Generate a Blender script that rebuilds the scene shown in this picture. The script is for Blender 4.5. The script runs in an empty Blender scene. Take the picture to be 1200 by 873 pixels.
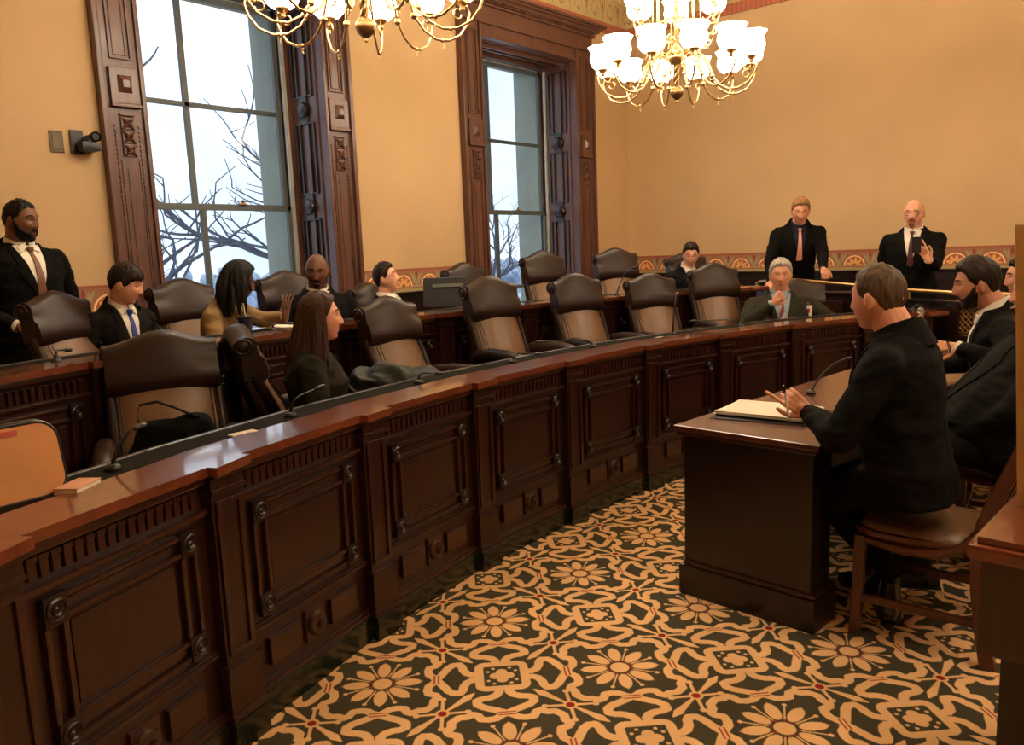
import bpy, bmesh, math, random
import numpy as np
from math import sin, cos, pi, radians, sqrt, atan2, hypot
from mathutils import Vector, Matrix, noise
from mathutils.bvhtree import BVHTree

random.seed(7)
SC = bpy.context.scene
COL = SC.collection
V = Vector
# ------------------------------------------------------------------ camera
EYE = V((0, 0, 1.56))
CR = Matrix(((0.6524029191854313, 0.1389376587154159, -0.7450280249957085),
             (-0.7568909274890949, 0.06943587836039197, -0.6498421213502695),
             (-0.03855586755638055, 0.9878638498229396, 0.15046082310679876)))
cam = bpy.data.cameras.new('camera'); camo = bpy.data.objects.new('camera', cam)
COL.objects.link(camo)
camo.matrix_world = Matrix.Translation(EYE) @ CR.to_4x4()
cam.sensor_fit = 'HORIZONTAL'; cam.sensor_width = 36; cam.lens = 36 * 925 / 1200
cam.clip_start = 0.05; cam.clip_end = 300
SC.camera = camo

# ------------------------------------------------------------------ sky and exposure
SKY_STRENGTH = 2.1
LAMP = 21.0
SC.view_settings.view_transform = 'Standard'
SC.view_settings.look = 'None'
SC.view_settings.gamma = 1
SC.view_settings.use_curve_mapping = False
SC.view_settings.exposure = -0.38
world = bpy.data.worlds.new('sky'); SC.world = world; world.use_nodes = True
wn = world.node_tree.nodes; wl = world.node_tree.links
bg = wn['Background']
tc = wn.new('ShaderNodeTexCoord'); nz = wn.new('ShaderNodeTexNoise'); rmp = wn.new('ShaderNodeValToRGB')
nz.inputs['Scale'].default_value = 2.2; nz.inputs['Detail'].default_value = 5
wl.new(tc.outputs['Generated'], nz.inputs['Vector']); wl.new(nz.outputs['Fac'], rmp.inputs['Fac'])
rmp.color_ramp.elements[0].position = .35; rmp.color_ramp.elements[0].color = (.50, .62, .78, 1)
rmp.color_ramp.elements[1].position = .62; rmp.color_ramp.elements[1].color = (.92, .96, 1.0, 1)
wl.new(rmp.outputs['Color'], bg.inputs['Color']); bg.inputs['Strength'].default_value = SKY_STRENGTH

# ------------------------------------------------------------------ helpers
def px_ray(x, y):
    v = CR @ V((x - 600, -(y - 436.5), -925)); return v.normalized()
FWD = CR @ V((0, 0, -1))
def at_depth(x, y, d):
    r = px_ray(x, y); return EYE + r * (d / r.dot(FWD))
def at_z(x, y, z):
    r = px_ray(x, y); return EYE + r * ((z - EYE.z) / r.z)

def lin(c):
    return tuple(((v / 255) / 12.92 if v / 255 <= .04045 else ((v / 255 + .055) / 1.055) ** 2.4) for v in c)

def nodes_of(m):
    m.use_nodes = True; nt = m.node_tree
    return nt, nt.nodes, nt.links, nt.nodes['Principled BSDF']

def mat(name, col, rough=.5, metal=0., var=.12, scale=8., bump=0., bscale=60., coat=0., stretch=None, spec=.5, sheen=0., coord='Object', trans=0.):
    m = bpy.data.materials.new(name); nt, n, l, b = nodes_of(m)
    c = lin(col)
    b.inputs['Roughness'].default_value = rough; b.inputs['Metallic'].default_value = metal
    b.inputs['Specular IOR Level'].default_value = spec
    b.inputs['Coat Weight'].default_value = coat; b.inputs['Coat Roughness'].default_value = .15
    if sheen: b.inputs['Sheen Weight'].default_value = sheen
    if trans: b.inputs['Transmission Weight'].default_value = trans
    tcn = n.new('ShaderNodeTexCoord'); mp = n.new('ShaderNodeMapping')
    l.new(tcn.outputs[coord], mp.inputs['Vector'])
    if stretch: mp.inputs['Scale'].default_value = stretch
    t = n.new('ShaderNodeTexNoise'); t.inputs['Scale'].default_value = scale; t.inputs['Detail'].default_value = 4
    l.new(mp.outputs['Vector'], t.inputs['Vector'])
    r = n.new('ShaderNodeValToRGB')
    r.color_ramp.elements[0].position = .3; r.color_ramp.elements[1].position = .7
    r.color_ramp.elements[0].color = tuple(max(0, v * (1 - var)) for v in c) + (1,)
    r.color_ramp.elements[1].color = tuple(min(1, v * (1 + var)) for v in c) + (1,)
    l.new(t.outputs['Fac'], r.inputs['Fac']); l.new(r.outputs['Color'], b.inputs['Base Color'])
    if bump:
        t2 = n.new('ShaderNodeTexNoise'); t2.inputs['Scale'].default_value = bscale; t2.inputs['Detail'].default_value = 3
        l.new(mp.outputs['Vector'], t2.inputs['Vector'])
        bp = n.new('ShaderNodeBump'); bp.inputs['Strength'].default_value = bump; bp.inputs['Distance'].default_value = .01
        l.new(t2.outputs['Fac'], bp.inputs['Height']); l.new(bp.outputs['Normal'], b.inputs['Normal'])
    return m

class G:   # tiny expression builder over math nodes
    def __init__(s, nt): s.nt = nt
    def m(s, op, a, b=None, c=None):
        nd = s.nt.nodes.new('ShaderNodeMath'); nd.operation = op
        for i, v in enumerate((a, b, c)):
            if v is None: continue
            if isinstance(v, (int, float)): nd.inputs[i].default_value = v
            else: s.nt.links.new(v, nd.inputs[i])
        return nd.outputs[0]
    def add(s, a, b): return s.m('ADD', a, b)
    def sub(s, a, b): return s.m('SUBTRACT', a, b)
    def mul(s, a, b): return s.m('MULTIPLY', a, b)
    def abs(s, a): return s.m('ABSOLUTE', a)
    def min(s, a, b): return s.m('MINIMUM', a, b)
    def max(s, a, b): return s.m('MAXIMUM', a, b)
    def len(s, a, b): return s.m('SQRT', s.add(s.mul(a, a), s.mul(b, b)))
    def mn(s, L):
        r = L[0]
        for v in L[1:]: r = s.min(r, v)
        return r
    def seg(s, x, y, a, b, r0, r1=None):   # tapered capsule distance
        dx, dy = b[0] - a[0], b[1] - a[1]; L2 = dx * dx + dy * dy
        px, py = s.sub(x, a[0]), s.sub(y, a[1])
        nd = s.m('MULTIPLY_ADD', px, dx / L2, s.mul(py, dy / L2)); s.nt.nodes[-1].use_clamp = True
        h = s.nt.nodes[-1].outputs[0]
        d = s.len(s.m('MULTIPLY_ADD', h, -dx, px), s.m('MULTIPLY_ADD', h, -dy, py))
        if r1 is None or r1 == r0: return s.sub(d, r0)
        return s.sub(d, s.m('MULTIPLY_ADD', h, r1 - r0, r0))
    def circ(s, x, y, c, r): return s.sub(s.len(s.sub(x, c[0]), s.sub(y, c[1])), r)
    def ell(s, x, y, c, ra, rb, ang=0):
        px, py = s.sub(x, c[0]), s.sub(y, c[1]); ca, sa = cos(ang), sin(ang)
        u = s.m('MULTIPLY_ADD', px, ca / ra, s.mul(py, sa / ra)); v = s.m('MULTIPLY_ADD', px, -sa / rb, s.mul(py, ca / rb))
        return s.mul(s.sub(s.len(u, v), 1.), min(ra, rb))
    def mask(s, d, w=.002):   # 1 inside
        nd = s.m('MULTIPLY_ADD', d, -.5 / w, .5); s.nt.nodes[-1].use_clamp = True; return s.nt.nodes[-1].outputs[0]
    def mix(s, f, a, b):
        nd = s.nt.nodes.new('ShaderNodeMix'); nd.data_type = 'RGBA'
        s.nt.links.new(f, nd.inputs[0])
        for i, v in ((6, a), (7, b)):
            if isinstance(v, tuple): nd.inputs[i].default_value = tuple(v[:3]) + (1,)
            else: s.nt.links.new(v, nd.inputs[i])
        return nd.outputs[2]

# mesh builder -------------------------------------------------------
class MB:
    def __init__(s): s.v = []; s.f = []; s.mi = []; s.cur = 0; s.M = None
    def addv(s, pts):
        b = len(s.v)
        for p in pts:
            p = V(p)
            s.v.append(s.M @ p if s.M else p)
        return b
    def addf(s, fs, b=0):
        for f in fs: s.f.append([i + b for i in f]); s.mi.append(s.cur)
    def box(s, x0, x1, y0, y1, z0, z1, c=0.):
        if c <= 0:
            b = s.addv([(x0,y0,z0),(x1,y0,z0),(x1,y1,z0),(x0,y1,z0),(x0,y0,z1),(x1,y0,z1),(x1,y1,z1),(x0,y1,z1)])
            s.addf([(0,3,2,1),(4,5,6,7),(0,1,5,4),(1,2,6,5),(2,3,7,6),(3,0,4,7)], b); return s
        # chamfered box
        c = min(c, abs(x1-x0)*.45, abs(y1-y0)*.45, abs(z1-z0)*.45)
        bm = bmesh.new()
        bmesh.ops.create_cube(bm, size=1)
        for v in bm.verts: v.co = V(((x0+x1)/2 + v.co.x*(x1-x0), (y0+y1)/2 + v.co.y*(y1-y0), (z0+z1)/2 + v.co.z*(z1-z0)))
        bmesh.ops.bevel(bm, geom=bm.edges[:], offset=c, segments=2, profile=.7, affect='EDGES')
        s.bm(bm); return s
    def bm(s, bm):
        bm.verts.index_update()
        b = s.addv([v.co for v in bm.verts]); s.addf([[v.index for v in f.verts] for f in bm.faces], b); bm.free()
    def loft(s, rings, closed=True, cap=True):
        n = len(rings[0]); b = s.addv([p for r in rings for p in r])
        for i in range(len(rings) - 1):
            for j in range(n if closed else n - 1):
                k = (j + 1) % n
                s.addf([(i*n+j, i*n+k, (i+1)*n+k, (i+1)*n+j)], b)
        if cap and closed:
            s.addf([list(range(n))[::-1]], b); s.addf([[(len(rings)-1)*n + j for j in range(n)]], b)
        return s
    def tube(s, path, r, n=8, cap=True):
        path = [V(p) for p in path]; rs = r if isinstance(r, (list, tuple)) else [r] * len(path)
        rings = []; up = None
        for i, p in enumerate(path):
            t = (path[min(i+1, len(path)-1)] - path[max(i-1, 0)])
            if t.length < 1e-9: t = V((0, 0, 1))
            t.normalize()
            if up is None:
                up = V((0, 0, 1)) if abs(t.z) < .9 else V((1, 0, 0))
            a = t.cross(up)
            if a.length < 1e-5: a = t.cross(V((1, 0.1, 0)))
            a.normalize(); up = a.cross(t).normalized()
            rings.append([p + (a * cos(2*pi*k/n) + up * sin(2*pi*k/n)) * rs[i] for k in range(n)])
        return s.loft(rings, True, cap)
    def cap(s, p1, r1, p2, r2, n=14, h=3):   # tapered capsule
        p1, p2 = V(p1), V(p2); d = (p2 - p1)
        if d.length < 1e-6: d = V((0, 0, 1e-4))
        t = d.normalized(); path = []; rs = []
        for i in range(h + 1):
            a = pi/2 * (1 - i / h) ; a = min(a, pi/2 - .08)
            path.append(p1 - t * r1 * sin(a)); rs.append(r1 * cos(a))
        for i in range(h + 1):
            a = min(pi/2 * i / h, pi/2 - .08)
            path.append(p2 + t * r2 * sin(a)); rs.append(r2 * cos(a))
        return s.tube(path, rs, n)
    def lathe(s, prof, c=(0, 0, 0), n=16, M=None):   # prof (r, z)
        c = V(c); rings = []
        for r, z in prof:
            ring = [V((max(r, 1e-4) * cos(2*pi*k/n), max(r, 1e-4) * sin(2*pi*k/n), z)) for k in range(n)]
            if M: ring = [M @ p for p in ring]
            rings.append([c + p for p in ring])
        return s.loft(rings)
    def sph(s, c, rx, ry=None, rz=None, n=14, m=9, R=None):
        ry = rx if ry is None else ry; rz = rx if rz is None else rz; rings = []
        for i in range(m + 1):
            a = -pi/2 + pi * i / m; a = max(min(a, pi/2 - .06), -pi/2 + .06)
            ring = [V((rx*cos(a)*cos(2*pi*k/n), ry*cos(a)*sin(2*pi*k/n), rz*sin(a))) for k in range(n)]
            if R: ring = [R @ p for p in ring]
            rings.append([V(c) + p for p in ring])
        return s.loft(rings)
    def mesh(s, name, smooth=False):
        me = bpy.data.meshes.new(name); me.from_pydata([tuple(v) for v in s.v], [], s.f); me.update()
        if max(s.mi, default=0): me.polygons.foreach_set('material_index', s.mi)
        if smooth: me.polygons.foreach_set('use_smooth', [True] * len(me.polygons))
        return me
    def build(s, name, m, parent=None, smooth=False, bevel=0., angle=None):
        me = s.mesh(name, smooth)
        return link(name, me, m, parent, bevel, angle if angle is not None else (45 if smooth else None))

def link(name, me, m, parent=None, bevel=0., angle=None):
    o = bpy.data.objects.new(name, me); COL.objects.link(o)
    for x in (m if isinstance(m, (list, tuple)) else [m]): me.materials.append(x)
    if parent: o.parent = parent
    if bevel:
        b = o.modifiers.new('bevel', 'BEVEL'); b.width = bevel; b.segments = 2; b.limit_method = 'ANGLE'; b.angle_limit = radians(40)
    if angle:
        try: me.set_sharp_from_angle(angle=radians(angle))
        except Exception: pass
    return o

def thing(name, label, cat, loc=(0, 0, 0), rz=0., group=None):
    o = bpy.data.objects.new(name, None); COL.objects.link(o); o.empty_display_size = .1
    o.location = loc; o.rotation_euler = (0, 0, rz); o['label'] = label; o['category'] = cat
    if group: o['group'] = group
    return o
def tag(o, label, cat, group=None):
    o['label'] = label; o['category'] = cat
    if group: o['group'] = group
    return o
def kids(o): return [c for c in KID.get(o.name, [])]
def copy_tree(o, parent=None):
    c = o.copy(); COL.objects.link(c)
    if parent: c.parent = parent
    for ch in list(o.children): copy_tree(ch, c)
    return c
def struct(o): o['kind'] = 'structure'; return o

def remesh(mb, voxel, smooth=2, fn=None):
    me = mb.mesh('tmp'); o = bpy.data.objects.new('tmp', me); COL.objects.link(o)
    r = o.modifiers.new('r', 'REMESH'); r.mode = 'VOXEL'; r.voxel_size = voxel
    if smooth:
        sm = o.modifiers.new('s', 'SMOOTH'); sm.iterations = smooth; sm.factor = .5
    dg = bpy.context.evaluated_depsgraph_get(); dg.update()
    out = bpy.data.meshes.new_from_object(o.evaluated_get(dg))
    bpy.data.objects.remove(o); bpy.data.meshes.remove(me)
    if fn:
        for v in out.vertices: v.co = fn(v.co)
    out.polygons.foreach_set('use_smooth', [True] * len(out.polygons)); out.update()
    return out

# ------------------------------------------------------------------ materials
M = {}
M['wood'] = mat('mahogany', (52, 22, 14), .28, var=.35, scale=3, stretch=(1.5, 14, 1.5), bump=.05, bscale=6, coat=.35)
M['wood_v'] = mat('mahogany_upright', (46, 19, 12), .34, var=.35, scale=3, stretch=(14, 14, 1.2), bump=.05, bscale=6, coat=.12)
M['wood_dark'] = mat('dark_mahogany', (27, 11, 8), .34, var=.3, scale=3, stretch=(10, 10, 1.2), coat=.2)
M['wood_table'] = mat('table_top_wood', (84, 38, 25), .26, var=.25, scale=3, stretch=(2, 12, 2), coat=.5)
M['wood_top'] = mat('polished_top', (112, 56, 33), .28, var=.2, scale=3, stretch=(2, 12, 2), coat=1.)
M['wood_top'].node_tree.nodes['Principled BSDF'].inputs['Coat Roughness'].default_value = .06
M['wood_case'] = mat('walnut_casing', (92, 58, 46), .38, var=.3, scale=3, stretch=(12, 12, 1), bump=.06, bscale=6, coat=.2)
M['wood_chair'] = mat('cherry_chair', (84, 38, 24), .3, var=.25, scale=4, stretch=(10, 10, 1.5), coat=.4)
M['leather'] = mat('brown_leather', (42, 25, 18), .36, var=.12, scale=5, bump=.12, bscale=160, spec=.32)  # same leather as the back panels, with the shade of upright headrests painted in
M['leather_lit'] = mat('brown_leather_lit', (116, 84, 58), .36, var=.12, scale=5, bump=.12, bscale=160, spec=.55)  # lighter copy of that leather: light caught by the reclined panels is in the colour
M['writing'] = mat('dark_leather_inlay', (24, 21, 15), .85, var=.1, scale=20, bump=.05, bscale=200, spec=.08)
M['brass'] = mat('brass', (214, 176, 120), .3, metal=1., var=.08)
M['brass_dark'] = mat('antique_brass', (150, 118, 76), .35, metal=1., var=.1)
M['black_plastic'] = mat('black_plastic', (22, 22, 24), .4, var=.1)
M['black_metal'] = mat('black_metal', (30, 30, 30), .3, metal=.6, var=.1)
M['steel'] = mat('steel', (170, 170, 172), .25, metal=1., var=.05)
M['paper'] = mat('paper', (225, 215, 200), .7, var=.03)
M['paper_lined'] = mat('lined_paper', (214, 204, 186), .7, var=.03)
M['plaster'] = mat('mustard_plaster', (201, 168, 125), .75, var=.05, scale=1.2, bump=.04, bscale=40, spec=.3)
M['ceiling'] = mat('ceiling_plaster', (214, 196, 150), .8, var=.04)
M['sash'] = mat('painted_sash', (86, 92, 92), .45, var=.06)
M['stone'] = mat('limestone_reveal', (150, 158, 148), .8, var=.1, scale=2, bump=.1, bscale=20)
M['snow'] = mat('snowy_ground', (200, 210, 222), .9, var=.15, scale=.25)
M['bark'] = mat('bark', (84, 88, 98), .9, var=.15)
M['carpet_plain'] = mat('tier_carpet', (70, 58, 36), .95, var=.3, scale=12)

def marble():
    m = mat('green_marble', (26, 32, 24), .22, var=.3, scale=5, coat=.3); nt, n, l, b = nodes_of(m)
    w = n.new('ShaderNodeTexNoise'); w.inputs['Scale'].default_value = 5; w.inputs['Detail'].default_value = 8; w.inputs['Distortion'].default_value = 2.2
    t = n.new('ShaderNodeTexCoord'); l.new(t.outputs['Object'], w.inputs['Vector'])
    r = n.new('ShaderNodeValToRGB'); e = r.color_ramp.elements
    e[0].position = .495; e[0].color = (*lin((20, 25, 18)), 1); e[1].position = .503; e[1].color = (*lin((58, 66, 50)), 1)
    x = e.new(.511); x.color = (*lin((24, 30, 22)), 1)
    l.new(w.outputs['Fac'], r.inputs['Fac']); l.new(r.outputs['Color'], b.inputs['Base Color']); return m
M['marble'] = marble()

def carpet():
    m = bpy.data.materials.new('patterned_carpet'); nt, n, l, b = nodes_of(m)
    g = G(nt); t = n.new('ShaderNodeTexCoord'); sp = n.new('ShaderNodeSeparateXYZ'); 
    # slight yarn-edge jitter
    nn = n.new('ShaderNodeTexNoise'); nn.inputs['Scale'].default_value = 260; nn.inputs['Detail'].default_value = 1
    l.new(t.outputs['Object'], nn.inputs['Vector']); l.new(t.outputs['Object'], sp.inputs[0])
    jit = g.mul(g.sub(nn.outputs['Fac'], .5), .012)
    def fold(o, off, P):
        u = g.m('FRACT', g.m('MULTIPLY_ADD', o, 1 / P, -off / P + 100.5))
        return g.abs(g.add(g.sub(u, .5), jit))
    ax = fold(sp.outputs[0], 2.3255, .6215); ay = fold(sp.outputs[1], 1.548, .634)
    x = g.max(ax, ay); y = g.min(ax, ay)
    S = g.seg; tan = []
    # flower
    tan.append(g.circ(x, y, (0, 0), .056))
    for c, ang in (((.150, 0), 0), ((.108, .108), pi/4)):
        e = .2
        ca, sa = cos(ang), sin(ang)
        tan.append(g.ell(x, y, c, .076, .038, ang))
        tip = (c[0] + .07*ca, c[1] + .07*sa); tan.append(S(x, y, (c[0]+.03*ca, c[1]+.03*sa), (c[0]+.084*ca, c[1]+.084*sa), .024, .002))
    a = pi/8
    tan.append(S(x, y, (.07*cos(a), .07*sin(a)), (.215*cos(a), .215*sin(a)), .0045)); tan.append(g.circ(x, y, (.222*cos(a), .222*sin(a)), .013))
    # outer wavy ring (mirrored across the diagonal)
    ring = [(.228,.222),(.236,.185),(.238,.15),(.262,.115),(.295,.093),(.335,.108),(.362,.10),(.372,.06),(.40,.03),(.402,0.)]
    for p, q in zip(ring, ring[1:]): tan.append(S(x, y, p, q, .0255))
    loop = [((a_+b_)*.7071, (a_-b_)*.7071) for a_, b_ in ((.318,0),(.345,.045),(.366,.085),(.388,.128),(.418,.158),(.455,.160),(.472,.130),(.478,.09),(.498,.050),(.53,.030),(.57,.03))]
    for p, q in zip(loop, loop[1:]): tan.append(S(x, y, p, q, .0265))
    # square ring, turned 45 degrees, around (.5,.5)
    px, py = g.sub(.5, x), g.sub(.5, y); r2 = .70711
    A = g.abs(g.mul(g.add(px, py), r2)); B = g.abs(g.mul(g.sub(px, py), r2))
    qa, qb = g.max(g.sub(A, .095), 0.), g.max(g.sub(B, .095), 0.)
    box = g.sub(g.len(qa, qb), .04)
    ringd = g.sub(g.abs(box), .026); tan.append(ringd)
    a1, b1 = g.max(A, B), g.min(A, B)
    tan += [g.circ(a1, b1, (.04, 0), .034), g.circ(a1, b1, (0, 0), .045), g.circ(a1, b1, (.083, .05), .011), g.circ(a1, b1, (.05, .083), .0)]
    # cross at (.5, 0): arms
    tan.append(g.circ(x, y, (.5, 0), .040))
    tan.append(S(x, y, (.5, .03), (.5, .12), .008, .016)); tan.append(S(x, y, (.5, .12), (.5, .20), .016, .026)); tan.append(S(x, y, (.5, .2), (.5, .255), .026, .006))
    tan.append(S(x, y, (.5, 0), (.41, .095), .011, .009)); tan.append(g.circ(x, y, (.403, .103), .019))
    base = g.mn(tan)
    red = g.min(g.circ(x, y, (.5, 0), .025), g.circ(g.max(x, 0), y, (.071*cos(a), .071*sin(a)), .010))
    # binding bars either side of the diagonal crossing
    dd = g.mul(g.add(g.sub(x, .228), g.sub(y, .222)), r2); ee = g.mul(g.sub(x, y), r2)
    bar = g.max(g.sub(g.abs(g.sub(g.abs(dd), .012)), .0045), g.sub(g.abs(ee), .05))
    red = g.min(red, bar)
    c_dark, c_tan, c_red = lin((74, 68, 52)), lin((232, 186, 136)), lin((150, 44, 30))
    col = g.mix(g.mask(base, .003), c_dark, c_tan); col = g.mix(g.mask(red, .003), col, c_red)
    # pile variation
    n2 = n.new('ShaderNodeTexNoise'); n2.inputs['Scale'].default_value = 3; n2.inputs['Detail'].default_value = 8; l.new(t.outputs['Object'], n2.inputs['Vector'])
    f = g.m('MULTIPLY_ADD', n2.outputs['Fac'], .5, .75)
    mx = n.new('ShaderNodeMix'); mx.data_type = 'RGBA'; mx.blend_type = 'MULTIPLY'; mx.inputs[0].default_value = 1
    l.new(col, mx.inputs[6]); l.new(f, mx.inputs[7]); l.new(mx.outputs[2], b.inputs['Base Color'])
    b.inputs['Roughness'].default_value = .95; b.inputs['Specular IOR Level'].default_value = .1
    bp = n.new('ShaderNodeBump'); bp.inputs['Strength'].default_value = .5; bp.inputs['Distance'].default_value = .004
    l.new(nn.outputs['Fac'], bp.inputs['Height']); l.new(bp.outputs['Normal'], b.inputs['Normal'])
    return m
M['carpet'] = carpet()

def stencil(axis, off, P):   # painted dado frieze, flat print on the wall
    m = bpy.data.materials.new('stencil_frieze'); nt, n, l, b = nodes_of(m); g = G(nt)
    t = n.new('ShaderNodeTexCoord'); sp = n.new('ShaderNodeSeparateXYZ'); l.new(t.outputs['Object'], sp.inputs[0])
    u = g.mul(g.sub(g.m('FRACT', g.m('MULTIPLY_ADD', sp.outputs[axis], 1 / P, -off / P + 100.5)), .5), P)
    z = sp.outputs[2]; au = g.abs(u)
    cz = 1.250
    rr = g.len(u, g.sub(z, cz)); above = g.sub(cz, z)
    ang = g.m('ARCTAN2', g.sub(z, cz), u)
    ring = g.max(g.sub(g.abs(g.sub(rr, .112)), .0075), above)
    inner = g.max(g.sub(rr, .104), above)
    petal = g.max(g.sub(rr, g.m('MULTIPLY_ADD', g.abs(g.m('SINE', g.mul(ang, 4.5))), .050, .045)), above)
    core = g.max(g.sub(rr, .028), above)
    hx = P / 2
    k = g.sub(hx, au)      # distance from palmette axis
    leaf = [g.ell(k, z, (.055, 1.345), .060, .011, 1.15), g.ell(k, z, (.030, 1.33), .06, .010, 1.4), g.seg(k, z, (0, 1.25), (.07, 1.262), .008, .004), g.seg(k, z, (0, 1.245), (0, 1.30), .010)]
    bud = g.ell(k, z, (0, 1.375), .014, .035)
    c = g.mix(g.mask(g.mn(leaf), .002), lin((156, 104, 74)), lin((156, 146, 108)))
    c = g.mix(g.mask(bud, .002), c, lin((140, 58, 46)))
    c = g.mix(g.mask(inner, .002), c, lin((172, 92, 52)))
    c = g.mix(g.mask(petal, .002), c, lin((224, 168, 104)))
    c = g.mix(g.mask(core, .002), c, lin((152, 92, 50)))
    c = g.mix(g.mask(ring, .002), c, lin((248, 206, 146)))
    c = g.mix(g.mask(g.sub(1.413, z), .001), c, lin((156, 84, 62)))
    c = g.mix(g.mask(g.sub(z, 1.246), .001), c, lin((176, 140, 88)))
    c = g.mix(g.mask(g.sub(g.abs(g.sub(z, 1.236)), .004), .001), c, lin((150, 84, 58)))
    c = g.mix(g.mask(g.sub(z, 1.222), .001), c, lin((168, 150, 96)))
    l.new(c, b.inputs['Base Color']); b.inputs['Roughness'].default_value = .8; return m

def crown_print(axis):
    m = bpy.data.materials.new('stencil_crown'); nt, n, l, b = nodes_of(m); g = G(nt)
    t = n.new('ShaderNodeTexCoord'); sp = n.new('ShaderNodeSeparateXYZ'); l.new(t.outputs['Object'], sp.inputs[0])
    P = .36; u = g.abs(g.mul(g.sub(g.m('FRACT', g.m('MULTIPLY_ADD', sp.outputs[axis], 1 / P, 100.)), .5), P)); z = sp.outputs[2]
    motif = [g.seg(u, z, (0, 4.55), (0, 4.78), .006), g.seg(u, z, (0, 4.62), (.06, 4.74), .005), g.seg(u, z, (.06, 4.74), (.045, 4.78), .007), g.ell(u, z, (0, 4.72), .022, .045),
             g.seg(u, z, (.18, 4.57), (.18, 4.62), .012, .004), g.seg(u, z, (.18, 4.57), (.14, 4.60), .006), g.seg(u, z, (.12, 4.70), (.18, 4.77), .005), g.seg(u, z, (.12, 4.70), (.10, 4.60), .005)]
    c = g.mix(g.mask(g.mn(motif), .003), lin((188, 166, 118)), lin((142, 112, 76)))
    c = g.mix(g.mask(g.ell(u, z, (0, 4.72), .010, .03), .002), c, lin((176, 78, 58)))
    tick = g.sub(g.abs(g.sub(g.m('FRACT', g.mul(sp.outputs[axis], 16)), .5)), .12)
    rc = g.mix(g.mask(tick, .05), lin((168, 94, 72)), lin((184, 116, 88)))
    mk = g.mask(g.sub(z, 4.515), .001)
    c = g.mix(mk, c, rc)
    l.new(c, b.inputs['Base Color']); b.inputs['Roughness'].default_value = .8; return m

def glass():
    m = bpy.data.materials.new('window_glass'); m.use_nodes = True; nt = m.node_tree; n = nt.nodes; l = nt.links
    n.remove(n['Principled BSDF']); tr = n.new('ShaderNodeBsdfTransparent'); gl = n.new('ShaderNodeBsdfGlossy'); mx = n.new('ShaderNodeMixShader')
    tr.inputs[0].default_value = (.93, .97, 1, 1); gl.inputs['Roughness'].default_value = .02
    fr = n.new('ShaderNodeFresnel'); fr.inputs[0].default_value = 1.45
    ge = n.new('ShaderNodeNewGeometry'); g = G(nt); l.new(g.mul(fr.outputs[0], g.sub(1., ge.outputs['Backfacing'])), mx.inputs[0]); l.new(tr.outputs[0], mx.inputs[1]); l.new(gl.outputs[0], mx.inputs[2])
    l.new(mx.outputs[0], n['Material Output'].inputs[0]); return m
M['glass'] = glass()
def emis(name, col, s):
    m = bpy.data.materials.new(name); nt, n, l, b = nodes_of(m)
    b.inputs['Base Color'].default_value = (.9, .85, .75, 1); b.inputs['Emission Color'].default_value = (*col, 1); b.inputs['Emission Strength'].default_value = s
    t = n.new('ShaderNodeTexNoise'); t.inputs['Scale'].default_value = 30; r = n.new('ShaderNodeMapRange'); r.inputs[3].default_value = s * .8; r.inputs[4].default_value = s * 1.2
    l.new(t.outputs['Fac'], r.inputs[0]); l.new(r.outputs[0], b.inputs['Emission Strength']); return m
M['shade'] = emis('lit_frosted_glass', (1., .85, .66), LAMP)

# ------------------------------------------------------------------ room shell
YA, XB = 6.2, 9.75           # window wall, back wall
XL, YR, ZC = -2.6, -4.6, 5.35
W1 = dict(o0=2.62, o1=4.88, i0=2.92, i1=4.60, g0=2.74, g1=4.50, mull=3.56)
W2 = dict(o0=6.42, o1=8.86, i0=6.72, i1=8.50, g0=6.62, g1=8.46, mull=7.43)
ZT = 3.93                     # top of the openings
WT = 7.15                     # outer face of the thick wall

def holes_wall():
    mb = MB()
    xs = [XL, W1['i0'], W1['i1'], W2['i0'], W2['i1'], XB]
    for a, b in ((0, 1), (2, 3), (4, 5)): mb.box(xs[a], xs[b], YA, WT, 0, ZC)
    for a, b in ((1, 2), (3, 4)): mb.box(xs[a], xs[b], YA, WT, ZT, ZC); mb.box(xs[a], xs[b], YA, WT, 0, .42)
    return mb
struct(holes_wall().build('wall_back_left', M['plaster']))['label'] = 'mustard plaster wall with the two tall windows'
struct(MB().box(XB, XB + .2, YR, WT, 0, ZC).build('wall_back_right', M['plaster']))['label'] = 'plain mustard plaster wall behind the two standing men'
struct(MB().box(XL - .2, XL, YR, WT, 0, ZC).build('wall_left', M['plaster']))
struct(MB().box(XL, XB, YR - .2, YR, 0, ZC).build('wall_front', M['plaster']))
struct(MB().box(XL, XB, YR, WT, ZC, ZC + .2).build('ceiling', M['ceiling']))
fl = struct(MB().box(XL - .2, XB + .2, YR - .2, WT, -.2, 0).build('floor', M['carpet'])); fl['label'] = 'dark olive carpet with tan flower and scroll pattern'

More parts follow.
